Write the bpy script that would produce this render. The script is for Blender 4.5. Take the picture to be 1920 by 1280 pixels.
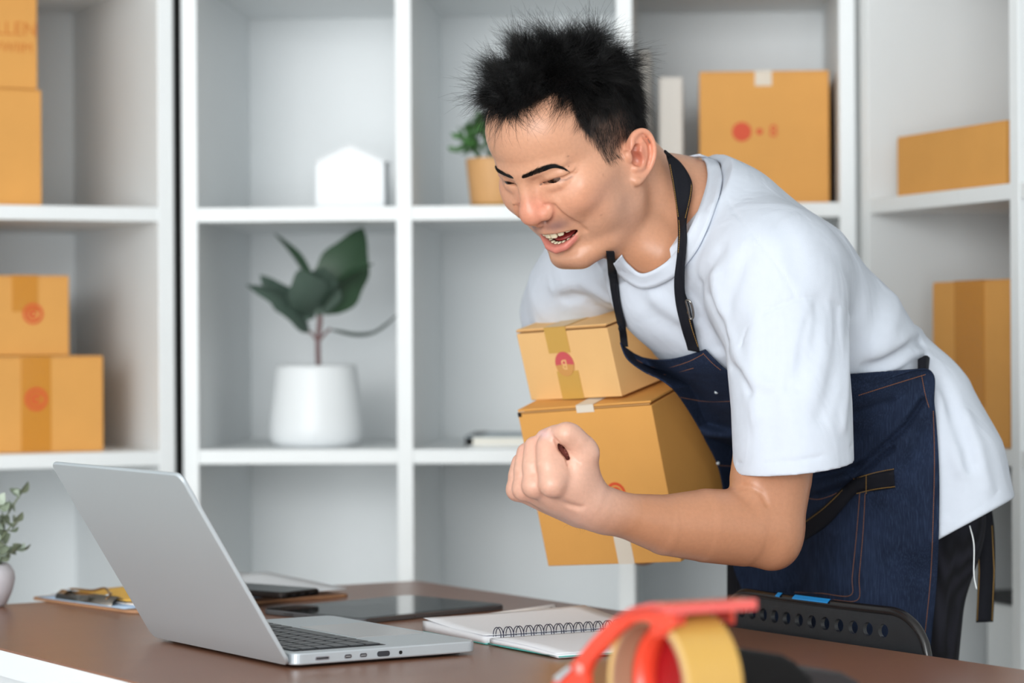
import bpy, bmesh, math, random
import numpy as np
import openvdb as vdb
from mathutils import Vector, Matrix

random.seed(7); RNG = np.random.default_rng(11)
for _o in list(bpy.data.objects): bpy.data.objects.remove(_o)
SC = bpy.context.scene; COL = SC.collection

# ---------------------------------------------------------------- camera, world, lights, exposure
FPX, CAMZ = 5000.0, 1.08                 # focal length in pixels of the 1920x1280 frame, camera height
cam_d = bpy.data.cameras.new('camera'); cam = bpy.data.objects.new('camera', cam_d); COL.objects.link(cam)
cam.location = (0, 0, CAMZ); cam.rotation_euler = (math.pi/2, 0, 0)
cam_d.sensor_width = 36.0; cam_d.lens = FPX/1920*36.0; cam_d.clip_start = .05; cam_d.clip_end = 60
cam_d.dof.use_dof = True; cam_d.dof.focus_distance = 2.86; cam_d.dof.aperture_fstop = 4.0
SC.camera = cam
world = bpy.data.worlds.new('world'); SC.world = world; world.use_nodes = True
_bg = world.node_tree.nodes['Background']; _bg.inputs[0].default_value = (.80, .92, 1.0, 1); _bg.inputs[1].default_value = .80
def area(name, loc, target, sx, sy, power, col):
    l = bpy.data.lights.new(name, 'AREA'); l.shape = 'RECTANGLE'; l.size = sx; l.size_y = sy; l.energy = power; l.color = col
    o = bpy.data.objects.new(name, l); COL.objects.link(o); o.location = loc
    o.rotation_euler = (Vector(target)-Vector(loc)).to_track_quat('-Z', 'Y').to_euler(); return o
area('window_light', (-1.35, -2.2, 2.2), (.15, 3.5, 1.05), 1.5, 1.2, 50, (1.0, .985, .965))
area('frontal_fill_light', (-1.3, -2.6, 1.2), (-.1, 3.5, 1.05), 4.0, 2.3, 190, (.95, .985, 1.0))  # broad fill lamp added behind the camera to lift the ambient light
SC.view_settings.view_transform = 'Standard'; SC.view_settings.look = 'None'
SC.view_settings.exposure = 0.10; SC.view_settings.gamma = 1.0; SC.view_settings.use_curve_mapping = False
try: SC.cycles.use_denoising = True
except Exception: pass

# ---------------------------------------------------------------- helpers
def W(px, py, D): return np.array([(px-960)/FPX*D, D, CAMZ-(py-640)/FPX*D])
DESK_Z = .75
def onz(px, py, z):
    D = (CAMZ-z)*FPX/(py-640.0); return np.array([(px-960)/FPX*D, D, z])

def srgb(*c):
    if len(c) == 1: h = c[0].lstrip('#'); c = [int(h[i:i+2], 16) for i in (0, 2, 4)]
    r = [(x/255)/12.92 if x/255 <= .04045 else ((x/255+.055)/1.055)**2.4 for x in c]
    return (*r, 1.0)

MATS = {}
def mat(name, col, rough=.5, metal=0., noise=0., nscale=40, bump=0., bscale=200, attr=None, sss=0., spec=.5, coat=0., emit=None, stretch=None):
    if name in MATS: return MATS[name]
    m = bpy.data.materials.new(name); m.use_nodes = True; nt = m.node_tree; b = nt.nodes['Principled BSDF']
    b.inputs['Base Color'].default_value = col; b.inputs['Roughness'].default_value = rough; b.inputs['Metallic'].default_value = metal
    b.inputs['Specular IOR Level'].default_value = spec
    if coat: b.inputs['Coat Weight'].default_value = coat; b.inputs['Coat Roughness'].default_value = .1
    if sss:
        b.inputs['Subsurface Weight'].default_value = sss; b.inputs['Subsurface Radius'].default_value = (.012, .005, .003); b.inputs['Subsurface Scale'].default_value = .35
    tc = nt.nodes.new('ShaderNodeTexCoord'); src = tc.outputs['Object']
    if stretch:
        mp = nt.nodes.new('ShaderNodeMapping'); mp.inputs['Scale'].default_value = stretch; nt.links.new(src, mp.inputs[0]); src = mp.outputs[0]
    colsock = None
    if attr:
        a = nt.nodes.new('ShaderNodeAttribute'); a.attribute_name = attr; colsock = a.outputs['Color']
    if noise:
        n = nt.nodes.new('ShaderNodeTexNoise'); n.inputs['Scale'].default_value = nscale; n.inputs['Detail'].default_value = 5; nt.links.new(src, n.inputs['Vector'])
        mr = nt.nodes.new('ShaderNodeMapRange'); mr.inputs[1].default_value = .25; mr.inputs[2].default_value = .75
        mr.inputs[3].default_value = 1-noise; mr.inputs[4].default_value = 1+noise; nt.links.new(n.outputs[0], mr.inputs[0])
        mx = nt.nodes.new('ShaderNodeMix'); mx.data_type = 'RGBA'; mx.blend_type = 'MULTIPLY'; mx.inputs[0].default_value = 1
        if colsock: nt.links.new(colsock, mx.inputs[6])
        else: mx.inputs[6].default_value = col
        nt.links.new(mr.outputs[0], mx.inputs[7]); colsock = mx.outputs[2]
    if colsock: nt.links.new(colsock, b.inputs['Base Color'])
    if bump:
        n2 = nt.nodes.new('ShaderNodeTexNoise'); n2.inputs['Scale'].default_value = bscale; n2.inputs['Detail'].default_value = 4; nt.links.new(src, n2.inputs['Vector'])
        bp = nt.nodes.new('ShaderNodeBump'); bp.inputs['Strength'].default_value = bump; bp.inputs['Distance'].default_value = .001
        nt.links.new(n2.outputs[0], bp.inputs['Height']); nt.links.new(bp.outputs[0], b.inputs['Normal'])
    if emit: b.inputs['Emission Color'].default_value = emit; b.inputs['Emission Strength'].default_value = 1
    MATS[name] = m; return m

def link(name, me, m=None, parent=None, smooth=True):
    if m is not None and not me.materials:
        for mm in (m if isinstance(m, (list, tuple)) else [m]): me.materials.append(mm)
    if smooth: me.shade_smooth()
    o = bpy.data.objects.new(name, me); COL.objects.link(o)
    if parent is not None: o.parent = parent
    return o
def mesh_np(name, V, Fq, m=None, parent=None, smooth=True):
    me = bpy.data.meshes.new(name); me.from_pydata(np.asarray(V, float).tolist(), [], [tuple(int(i) for i in f) for f in Fq]); me.update()
    return link(name, me, m, parent, smooth)
def mesh_quads(name, V, Q, m=None, parent=None, smooth=True):
    V = np.ascontiguousarray(V, np.float32); Q = np.ascontiguousarray(Q, np.int32); n = Q.shape[1]
    me = bpy.data.meshes.new(name); me.vertices.add(len(V)); me.vertices.foreach_set('co', V.ravel())
    me.loops.add(Q.size); me.loops.foreach_set('vertex_index', Q.ravel()); me.polygons.add(len(Q))
    me.polygons.foreach_set('loop_start', np.arange(0, Q.size, n, dtype=np.int32)); me.polygons.foreach_set('loop_total', np.full(len(Q), n, np.int32))
    me.update(calc_edges=True); me.validate(); return link(name, me, m, parent, smooth)
def vcol(o, C, name='col'):
    a = o.data.color_attributes.new(name, 'FLOAT_COLOR', 'POINT'); C = np.asarray(C, np.float32)
    if C.shape[1] == 3: C = np.concatenate([C, np.ones((len(C), 1), np.float32)], 1)
    a.data.foreach_set('color', C.ravel())
def thing(name, label, cat, loc=(0, 0, 0), rot=(0, 0, 0), group=None):
    o = bpy.data.objects.new(name, None); COL.objects.link(o); o.location = loc; o.rotation_euler = rot; o.empty_display_size = .02
    return tag(o, label, cat, group)
def tag(o, label, cat, group=None):
    o['label'] = label; o['category'] = cat
    if group: o['group'] = group
    return o
def bm_obj(name, bm, m, parent=None, smooth=False):
    me = bpy.data.meshes.new(name); bm.to_mesh(me); bm.free(); return link(name, me, m, parent, smooth)
def bm_box(bm, c, s, bev=0., seg=2, M=None):
    r = bmesh.ops.create_cube(bm, size=1); vs = r['verts']
    bmesh.ops.scale(bm, vec=s, verts=vs); 
    if bev:
        es = list({e for v in vs for e in v.link_edges}); g = bmesh.ops.bevel(bm, geom=es, offset=bev, segments=seg, affect='EDGES', profile=.5)
        vs = list({v for f in g['faces'] for v in f.verts} | {v for v in vs if v.is_valid})
    bmesh.ops.translate(bm, vec=c, verts=vs)
    if M is not None: bmesh.ops.transform(bm, matrix=M, verts=vs)
    return vs
def box(name, c, s, m, parent=None, bev=0., seg=2, smooth=False):
    bm = bmesh.new(); bm_box(bm, c, s, bev, seg); o = bm_obj(name, bm, m, parent, smooth)
    if bev and smooth: pass
    return o
def prism(name, pts, z0, z1, m, parent=None, bev=0., seg=2, smooth=False):
    """closed outline in xy extruded from z0 to z1"""
    bm = bmesh.new(); a = [bm.verts.new((p[0], p[1], z0)) for p in pts]; f = bm.faces.new(a)
    r = bmesh.ops.extrude_face_region(bm, geom=[f]); vs = [v for v in r['geom'] if isinstance(v, bmesh.types.BMVert)]
    bmesh.ops.translate(bm, vec=(0, 0, z1-z0), verts=vs); bmesh.ops.recalc_face_normals(bm, faces=bm.faces)
    if bev:
        es = [e for e in bm.edges if abs(e.verts[0].co.z-e.verts[1].co.z) < 1e-6]
        bmesh.ops.bevel(bm, geom=es, offset=bev, segments=seg, affect='EDGES', profile=.5)
    return bm_obj(name, bm, m, parent, smooth)
def rrect(w, h, r, n=6, cx=0, cy=0):
    out = []
    for sx, sy, a0 in ((1, 1, 0), (-1, 1, 90), (-1, -1, 180), (1, -1, 270)):
        for i in range(n+1):
            a = math.radians(a0+90*i/n); out.append((cx+sx*(w/2-r)+r*math.cos(a), cy+sy*(h/2-r)+r*math.sin(a)))
    return out
def catmull(P, n=8, closed=False):
    P = np.asarray(P, float); N = len(P); out = []
    rng = range(N if closed else N-1)
    for i in rng:
        if closed: p0, p1, p2, p3 = P[(i-1) % N], P[i], P[(i+1) % N], P[(i+2) % N]
        else: p0, p1, p2, p3 = P[max(i-1, 0)], P[i], P[i+1], P[min(i+2, N-1)]
        for k in range(n):
            t = k/n; out.append(.5*((2*p1)+(-p0+p2)*t+(2*p0-5*p1+4*p2-p3)*t*t+(-p0+3*p1-3*p2+p3)*t**3))
    if not closed: out.append(P[-1])
    return np.array(out)
def tube_geo(P, R, ns=8, closed=False, cap=True, flat=None, up=None):
    """tube round polyline; flat=(a,b) scales the section along the two frame axes"""
    P = np.asarray(P, float); n = len(P); R = np.broadcast_to(np.asarray(R, float), (n,))
    T = np.gradient(P, axis=0) if not closed else (np.roll(P, -1, 0)-np.roll(P, 1, 0))
    T /= np.linalg.norm(T, axis=1)[:, None]+1e-12
    V = []; u = np.array(up if up is not None else ((0, 0, 1) if abs(T[0][2]) < .9 else (1, 0, 0)), float)
    a, b = flat or (1, 1)
    for i in range(n):
        if up is not None: u = np.array(up, float)
        u = u-T[i]*(u@T[i]); u /= np.linalg.norm(u)+1e-12; v = np.cross(T[i], u)
        for k in range(ns):
            w = 2*math.pi*k/ns; V.append(P[i]+R[i]*(a*math.cos(w)*u+b*math.sin(w)*v))
    F = []; m = n if closed else n-1
    for i in range(m):
        for k in range(ns):
            i2 = (i+1) % n; k2 = (k+1) % ns; F.append((i*ns+k, i*ns+k2, i2*ns+k2, i2*ns+k))
    if cap and not closed: F.append(tuple(range(ns))[::-1]); F.append(tuple((n-1)*ns+k for k in range(ns)))
    return np.array(V), F
class MB:
    def __init__(s): s.V = []; s.F = []
    def add(s, V, F):
        o = len(s.V); s.V += [tuple(v) for v in V]; s.F += [tuple(i+o for i in f) for f in F]; return s
    def tube(s, P, R, **k): return s.add(*tube_geo(P, R, **k))
    def box(s, c, sz, M=None):
        c = np.array(c, float); h = np.array(sz, float)/2
        V = [c+h*np.array(q) for q in ((-1,-1,-1),(1,-1,-1),(1,1,-1),(-1,1,-1),(-1,-1,1),(1,-1,1),(1,1,1),(-1,1,1))]
        if M is not None: V = [M@v for v in V]
        return s.add(V, [(0,3,2,1),(4,5,6,7),(0,1,5,4),(1,2,6,5),(2,3,7,6),(3,0,4,7)])
    def build(s, name, m, parent=None, smooth=False): return mesh_np(name, s.V, s.F, m, parent, smooth)
def lathe(name, prof, m, parent=None, ns=32, smooth=True, loc=(0, 0, 0)):
    V = []; F = []; n = len(prof)
    for r, z in prof:
        for k in range(ns):
            a = 2*math.pi*k/ns; V.append((loc[0]+r*math.cos(a), loc[1]+r*math.sin(a), loc[2]+z))
    for i in range(n-1):
        for k in range(ns):
            k2 = (k+1) % ns; F.append((i*ns+k, i*ns+k2, (i+1)*ns+k2, (i+1)*ns+k))
    if prof[0][0] > 1e-5: F.append(tuple(range(ns))[::-1])
    if prof[-1][0] > 1e-5: F.append(tuple((n-1)*ns+k for k in range(ns)))
    return mesh_np(name, V, F, m, parent, smooth)
def copy_tree(o, parent=None):
    c = o.copy(); COL.objects.link(c)
    if parent is not None: c.parent = parent
    for ch in list(o.children): copy_tree(ch, c)
    return c

# ---------------------------------------------------------------- signed distance sculpting
def smin(a, b, k):
    if k <= 0: return np.minimum(a, b)
    h = np.maximum(k-np.abs(a-b), 0)/k; return np.minimum(a, b)-h*h*(k*.25)
def f_ell(c, r, R=None):
    c = np.asarray(c, np.float32); r = np.asarray(r, np.float32)
    def f(P):
        q = P-c
        if R is not None: q = q@R
        k0 = np.sqrt(((q/r)**2).sum(1)); k1 = np.sqrt(((q/(r*r))**2).sum(1))+1e-9
        return k0*(k0-1)/k1
    return f, c, float(r.max())
def seg_t(P, a, ba):
    return np.clip(((P-a)@ba)/(ba@ba+1e-12), 0, 1)
def f_tube(pts, rad):
    pts = np.asarray(pts, np.float32); rad = np.broadcast_to(np.asarray(rad, np.float32), (len(pts),))
    def f(P):
        d = None
        for i in range(len(pts)-1):
            a = pts[i]; ba = pts[i+1]-a; t = seg_t(P, a, ba); e = np.linalg.norm(P-a-t[:, None]*ba, axis=1)-(rad[i]+(rad[i+1]-rad[i])*t)
            d = e if d is None else np.minimum(d, e)
        return d
    c = (pts.min(0)+pts.max(0))/2; return f, c, float(np.max(np.linalg.norm(pts-c, axis=1)+rad))
def f_elltube(pts, A, B, side):
    """tube of elliptical section: half width A along 'side', half depth B across it"""
    pts = np.asarray(pts, np.float32); A = np.asarray(A, np.float32); B = np.asarray(B, np.float32); side = np.asarray(side, np.float32)
    def f(P):
        best = None
        for i in range(len(pts)-1):
            a = pts[i]; ba = pts[i+1]-a; L = np.linalg.norm(ba); t = seg_t(P, a, ba); q = P-a-t[:, None]*ba
            s = side-ba*(side@ba)/(L*L); s /= np.linalg.norm(s); nn = np.cross(ba/L, s)
            aa = A[i]+(A[i+1]-A[i])*t; bb = B[i]+(B[i+1]-B[i])*t
            x = q@s; y = q@nn; z = q@(ba/L); m = np.minimum(aa, bb)
            k0 = np.sqrt((x/aa)**2+(y/bb)**2+(z/m)**2); k1 = np.sqrt((x/aa**2)**2+(y/bb**2)**2+(z/m**2)**2)+1e-9
            e = k0*(k0-1)/k1
            best = e if best is None else smin(best, e, .03)
        return best
    c = (pts.min(0)+pts.max(0))/2; return f, c, float(np.max(np.linalg.norm(pts-c, axis=1)))+float(max(A.max(), B.max()))
class Sculpt:
    """ordered list of signed distance operations, meshed block by block"""
    def __init__(s): s.ops = []; s.frames = [None]
    def frame(s, R, t, sc): s.frames.append((np.asarray(R, np.float32), np.asarray(t, np.float32), sc)); return len(s.frames)-1
    def add(s, prim, k=.0, mode='u', fr=0):
        f, c, r = prim; s.ops.append((mode, f, np.asarray(c, np.float32), r, k, fr)); return s
    def stroke(s, pts, w, amp, fr=0):
        """groove (amp > 0) or ridge (amp < 0) with a soft profile"""
        f, c, r = f_tube(pts, np.zeros(len(pts))); ww = np.float32(w)
        wmax = w*3
        s.ops.append(('d', lambda P: amp*np.exp(-(f(P)/ww)**2), np.asarray(c, np.float32), r+wmax, 0, fr)); return s
    def cut(s, fn): s.ops.append(('x', fn, None, 0, 0, 0)); return s
    def loc(s, P, fr):
        if s.frames[fr] is None: return P
        R, t, sc = s.frames[fr]; return ((P-t)@R)*sc
    def eval(s, P, center=None, rad=None):
        P = np.asarray(P, np.float32); d = np.full(len(P), 1e3, np.float32); L = {}
        for mode, f, c, r, k, fr in s.ops:
            sc = 1.0 if s.frames[fr] is None else s.frames[fr][2]
            if center is not None and c is not None:
                cl = s.loc(center[None], fr)[0]
                if np.linalg.norm(cl-c)/sc > r/sc+2*rad+k/sc+.004: 
                    continue
            if fr not in L: L[fr] = s.loc(P, fr)
            v = f(L[fr])
            if mode == 'd': d = d+v/sc; continue
            v = v/sc; kk = k/sc
            if mode == 'u': d = smin(d, v, kk)
            elif mode == 's': d = -smin(-d, v, kk)
            elif mode == 'x': d = np.maximum(d, v)
            elif mode == 'i': d = -smin(-d, -v, kk)
        return d.astype(np.float32)
    def grad(s, P, e=.0006):
        g = np.stack([s.eval(P+np.eye(3, dtype=np.float32)[i]*e)-s.eval(P-np.eye(3, dtype=np.float32)[i]*e) for i in range(3)], 1)
        return g/(np.linalg.norm(g, axis=1)[:, None]+1e-9)
    def mesh(s, lo, hi, vox, B=16):
        lo = np.asarray(lo, float); hi = np.asarray(hi, float); bs = B*vox
        n = np.ceil((hi-lo)/bs).astype(int)
        ii = np.stack(np.meshgrid(*[np.arange(k) for k in n], indexing='ij'), -1).reshape(-1, 3)
        cen = (lo+(ii+.5)*bs-vox/2).astype(np.float32); dc = s.eval(cen); br = bs*.87
        g = vdb.FloatGrid(3*vox)
        loc = np.stack(np.meshgrid(*[np.arange(B)]*3, indexing='ij'), -1).reshape(-1, 3)
        near = np.abs(dc) < br*1.5+.006
        for i in ii[(~near) & (dc < 0)]:
            a = (i*B); g.fill(tuple(int(x) for x in a), tuple(int(x) for x in a+B-1), -3*vox, False)
        for i, c in zip(ii[near], cen[near]):
            P = (lo+(i*B+loc)*vox).astype(np.float32); d = s.eval(P, c, br)
            if d.min() > 2*vox: continue
            g.copyFromArray(np.clip(d, -3*vox, 3*vox).reshape(B, B, B).astype(np.float32), ijk=tuple(int(x) for x in i*B))
        v, q = g.convertToQuads(0.0) if True else None
        v = np.asarray(v)*vox+lo
        return v, np.asarray(q)[:, ::-1]
def project(S, V, it=2):
    """pull mesh vertices exactly on to the surface"""
    for _ in range(it):
        V = np.asarray(V, np.float32); d = S.eval(V); V = V-S.grad(V)*np.clip(d, -.002, .002)[:, None]
    return V
# ================================================================ room and shelving
M_white = mat('white_laminate', srgb(240, 243, 244), .42, noise=.015, nscale=6)
M_wall = mat('wall_paint', srgb(236, 238, 238), .8, bump=.05, bscale=120)
M_floor = mat('floor', srgb(176, 168, 158), .4, noise=.06, nscale=8)
def struct(o): o['kind'] = 'structure'; return o
struct(box('floor', (0, 1.2, -.02), (7.2, 8.6, .04), M_floor)); struct(box('ceiling', (0, 1.2, 2.92), (7.2, 8.6, .04), M_wall))
struct(box('wall_back', (0, 5.45, 1.45), (7.2, .08, 2.9), M_wall)); struct(box('wall_left', (-3.55, 1.2, 1.45), (.08, 8.6, 2.9), M_wall)); struct(box('wall_right', (3.55, 1.2, 1.45), (.08, 8.6, 2.9), M_wall))
BGT = Matrix.Translation((0, 0, CAMZ)) @ Matrix.Rotation(-math.radians(.33), 4, 'Y') @ Matrix.Translation((0, 0, -CAMZ))   # the shelving stands a third of a degree out of true
BG = []
class Unit:
    """a shelf unit: O = a point on its front line, e = direction along the front, n = into the depth"""
    def __init__(s, O, e):
        s.O = np.array(O, float); e = np.array(e, float); s.e = e/np.linalg.norm(e); s.n = np.array([-s.e[1], s.e[0]]); s.n *= 1 if s.n[1] > 0 else -1
        s.M = BGT @ Matrix(((s.e[0], s.n[0], 0, s.O[0]), (s.e[1], s.n[1], 0, s.O[1]), (0, 0, 1, 0), (0, 0, 0, 1)))
    def at(s, px, py, q=0.):
        """(t, z) of a pixel on the plane q behind the front line"""
        k = (px-960)/FPX; o = s.O+s.n*q; t = (k*o[1]-o[0])/(s.e[0]-k*s.e[1]); D = o[1]+s.e[1]*t; X = o[0]+s.e[0]*t
        z = CAMZ-(py-640)/FPX*D-.0057*X; return t, z
    def place(s, o, t=0, q=0, z=0, rz=0):
        o.matrix_world = s.M @ Matrix.Translation((t, q, z)) @ Matrix.Rotation(rz, 4, 'Z'); return o
TH = .0245
def shelf_unit(u, label, ts, zs, depth, backs=True, th=.022):
    r = thing('shelf_unit', label, 'shelf', group=None); u.place(r)
    z0, z1 = 0.0, zs[-1]+th/2
    lo, hi = min(ts), max(ts)
    for t in ts: box('side_panel' if t in (lo, hi) else 'divider', (t, depth/2, z1/2), (TH, depth, z1), M_white, r, bev=.0012)
    st = sorted(ts)
    for a, b in zip(st, st[1:]):
        for z in zs: box('shelf', ((a+b)/2, depth/2+.0005, z), (b-a-TH+.0004, depth-.001, th), M_white, r, bev=.001)
    box('back_panel', ((lo+hi)/2, depth+.004, z1/2), (hi-lo+TH, .008, z1), M_white, r)
    return r
MID = Unit((0, 4.09), (1, -.068)); ZS = [.13, .534, .904, 1.278, 1.650, 2.02]
shelf_unit(MID, 'white open shelf unit with three columns behind the man', [-.4985, -.1655, .1745, .513], ZS, .49)
LEFT = Unit((-.5195, 4.105), (-.905, -.425))
shelf_unit(LEFT, 'white open shelf unit set at an angle, left of the black gap', [.0125, .40, .79], ZS, .47)
RIGHT = Unit((.533, 4.02), (.331, -.944))
shelf_unit(RIGHT, 'white open shelf unit turned side on along the right wall', [.0, .443, .886], [.13, .545, .9175, 1.2795, 1.65, 2.02], .47)
box_gap = struct(box('gap_shade_1', (0, 0, 1.0), (.014, .02, 2.0), mat('gap_shade_black', srgb(22, 20, 18), .7))); box_gap.matrix_world = BGT @ Matrix.Translation(((336-960)/FPX*4.16, 4.175, 0))  # black strip standing in for the shade in the gap between two units

# ---------------------------------------------------------------- cardboard boxes
CARD = [mat('cardboard', srgb(222, 160, 82), .72, noise=.035, nscale=14, bump=.10, bscale=160), mat('pale_cardboard', srgb(232, 184, 122), .7, noise=.03, nscale=14, bump=.1, bscale=160)]
M_edge = mat('corrugated_edge', srgb(190, 140, 84), .8); M_tape = mat('brown_tape', srgb(206, 138, 48), .25, coat=.3)
M_ytape = mat('yellow_tape', srgb(204, 160, 80), .3, coat=.2); M_paper = mat('paper_tape', srgb(226, 214, 198), .7)
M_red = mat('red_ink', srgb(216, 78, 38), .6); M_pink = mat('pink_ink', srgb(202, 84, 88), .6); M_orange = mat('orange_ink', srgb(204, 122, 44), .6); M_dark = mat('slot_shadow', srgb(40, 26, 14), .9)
def text_mesh(name, s, size, m, parent, Mx, depth=.0003):
    c = bpy.data.curves.new(name, 'FONT'); c.body = s; c.size = size; c.align_x = 'CENTER'; c.align_y = 'CENTER'; c.extrude = depth
    o = bpy.data.objects.new(name, c); COL.objects.link(o); dg = bpy.context.evaluated_depsgraph_get(); me = bpy.data.meshes.new_from_object(o.evaluated_get(dg)); bpy.data.objects.remove(o)
    me.transform(Mx); me.materials.clear(); return link(name, me, m, parent, False)
FACE = Matrix(((1, 0, 0, 0), (0, 0, -1, 0), (0, 1, 0, 0), (0, 0, 0, 1)))     # text plane xy -> front face xz, facing -y
def arc_band(mb, cx, cz, y, r0, r1, a0, a1, n=28, th=.0004):
    V = []; F = []
    for i in range(n+1):
        a = math.radians(a0+(a1-a0)*i/n)
        for r in (r0, r1):
            for yy in (y, y-th): V.append((cx+r*math.cos(a), yy, cz+r*math.sin(a)))
    for i in range(n):
        b = i*4; c = b+4; F += [(b+1, b+3, c+3, c+1), (b, c, c+2, b+2), (b, b+1, c+1, c), (b+2, c+2, c+3, b+3)]
    mb.add(V, F)
def stamp(parent, cx, cz, r, y=0., tail=False, m=None, solid=False):
    """printed emblem: ring with an inner swirl, optional dot and figure beside it"""
    m = m or M_red; mb = MB(); arc_band(mb, cx, cz, y, r*.74, r, 0, 360, 40); arc_band(mb, cx, cz, y, r*.30, r*.55, 20, 330, 24); arc_band(mb, cx, cz, y, 0, r*.16, 0, 360, 16)
    if solid: arc_band(mb, cx, cz, y+.0001, 0, r*.9, 0, 360, 32)
    if tail: arc_band(mb, cx+r*1.85, cz, y, 0, r*.32, 0, 360, 16)
    o = mb.build('printed_emblem', m, parent); o['kind'] = 'stuff'
    if tail: text_mesh('printed_figure', '8', r*1.75, m, parent, Matrix.Translation((cx+r*3.3, y-.0002, cz)) @ FACE)
def carton(label, w, d, h, m=0, group='cardboard boxes on the shelves', flaps=True):
    """box with its front lower left corner at the origin: carton body, four top flaps, corner slots"""
    r = thing('cardboard_box', label, 'box', group=group); t = .003
    b = box('carton', (w/2, d/2, (h-t)/2), (w, d, h-t), CARD[m], r, bev=.0012)
    if flaps:
        g = .0012
        box('flap', (w/2, d*.25+g/2, h-t/2), (w-.001, d*.5-g, t), CARD[m], r, bev=.0005); box('flap', (w/2, d*.75-g/2, h-t/2), (w-.001, d*.5-g, t), CARD[m], r, bev=.0005)
    return r
def strip(parent, cx, w, h, m, z0=0, name='tape', top=0., y=0., h0=None):
    o = box(name, (cx, -.0004+y, (z0+h)/2), (w, .0005, h-z0), m, parent)
    if top: box(name, (cx, top/2-.0004, h+.0004), (w, top, .0005), m, parent)
def unit_box(u, label, x0, x1, y0, y1, q, d, m=0, z=None, group='cardboard boxes on the shelves', sgn=1):
    ta, zt = u.at(x0, y0, q); tb, _ = u.at(x1, y0, q); _, zb = u.at((x0+x1)/2, y1, q); zt = u.at((x0+x1)/2, y0, q)[1]
    if z is not None: zb = z
    r = carton(label, abs(tb-ta), d, zt-zb, m, group)
    return r, abs(tb-ta), zt-zb, min(ta, tb), zb
ZL = .904+.0112; ZU = 1.278+.0112
def put(u, tup, q, rz=0): u.place(tup[0], tup[3], q, tup[4], rz); return tup
# left unit: its front runs right to left, so local x is mirrored on screen; boxes are turned to face out
class Facing(Unit):
    def __init__(s, u): s.O = u.O; s.e = -u.e; s.n = u.n; s.M = BGT @ Matrix(((s.e[0], s.n[0], 0, s.O[0]), (s.e[1], s.n[1], 0, s.O[1]), (0, 0, 1, 0), (0, 0, 0, 1)))
LF = Facing(LEFT)
a = put(LF, unit_box(LF, 'large cardboard box at the bottom left, wide brown tape and red emblem', -150, 193, 668, 838, .05, .30, z=ZL), .05)
k = lambda u, r, px, py, q: (u.at(px, py, q)[0]-r[3], u.at(px, py, q)[1]-r[4])
cx, cz = k(LF, a, 67, 748, .05); strip(a[0], cx, .046, a[2], M_tape, top=.06); stamp(a[0], cx, cz, .0175, -.0008, solid=False)
b = put(LF, unit_box(LF, 'medium cardboard box with red emblem, stacked on the large taped box', -120, 130, 516, 660, .06, .24, z=ZL+a[2]+.0014), .06)
cx, cz = k(LF, b, 62, 588, .06); strip(b[0], cx-.012, .04, b[2], M_tape, z0=b[2]-.055, top=.05); stamp(b[0], cx, cz, .0155, -.0008)
c = put(LF, unit_box(LF, 'plain tall cardboard box on the upper left shelf, lower of two', -112, 80, 165, 375, .05, .30, z=ZU), .05)
dd = put(LF, unit_box(LF, 'cardboard box with faint orange lettering on top of a plain box', -66, 73, -44, 157, .055, .26, z=ZU+c[2]+.0014), .055)
cx, cz = k(LF, dd, 36, 55, .055); text_mesh('printed_lettering', 'ULLEN', .029, M_orange, dd[0], Matrix.Translation((cx-.012, -.0003, cz)) @ FACE)
cx, cz = k(LF, dd, 36, 90, .055); text_mesh('printed_lettering', 'FVWIIM', .021, M_orange, dd[0], Matrix.Translation((cx-.012, -.0003, cz)) @ FACE)
# middle unit
e = put(MID, unit_box(MID, 'large orange-brown box behind the man, red emblem and white tape tab', 1314, 1557, 133, 373, .07, .30, z=ZU), .07)
cx, cz = k(MID, e, 1393, 247, .07); stamp(e[0], cx, cz, .0148, -.0004, tail=True, solid=True)
cx, cz = k(MID, e, 1434, 133, .07); strip(e[0], cx, .026, e[2]+.0003, M_paper, z0=e[2]-.023, top=.04)
# right unit
RF = RIGHT
f = put(RF, unit_box(RF, 'low cardboard box on the upper right shelf beside the white post', 1684, 1886, 241, 354, .02, .30, z=1.2795+.0112), .02)
g = put(RF, unit_box(RF, 'tall cardboard box with brown tape seam on the lower right shelf', 1749, 1893, 526, 849, .03, .30, z=.9175+.0112), .03)
cx, cz = k(RF, g, 1818, 640, .03); strip(g[0], cx, .085, g[2], M_tape, top=.1); 
r = thing('storage_box', 'white storage box with black lid low on the right shelf', 'box')
ta, zt = RF.at(1846, 1200, .16); bw = .425-ta; box('body', (bw/2, .1, .065), (bw, .2, .13), M_white, r, bev=.004); box('lid', (bw/2, .1, .139), (bw+.006, .206, .016), mat('black_lid', srgb(34, 34, 36), .5), r, bev=.004)
RF.place(r, ta, .16, .545+.0112)
# ---------------------------------------------------------------- things standing on the shelves
def leaf(mb, base, tip, width, side, droop=.0, fold=.25, n=10, wav=0., seed=0, th=.0006):
    base = np.array(base, float); tip = np.array(tip, float); ax = tip-base; ln = np.linalg.norm(ax); s = np.array(side, float); s -= ax*(s@ax)/ln**2; s /= np.linalg.norm(s); nn = np.cross(ax/ln, s)
    V = []; F = []; rg = np.random.default_rng(seed)
    for i in range(n+1):
        t = i/n; w = width*math.sin(math.pi*min(1, t**.75*.98+.02))**.8*(1+wav*math.sin(t*17+seed)) if i < n else 0; c = base+ax*t+nn*droop*ln*math.sin(math.pi*t)
        for k2, f in ((-1, 1), (-.5, .45), (0, 0), (.5, .45), (1, 1)): V.append(c+s*w*k2+nn*w*fold*f)
    m = len(V); V += [v-nn*th for v in V]
    for i in range(n):
        for k2 in range(4):
            q = i*5+k2; F.append((q, q+1, q+6, q+5)); F.append((m+q, m+q+5, m+q+6, m+q+1))
    mb.add(V, F); return V
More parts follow.
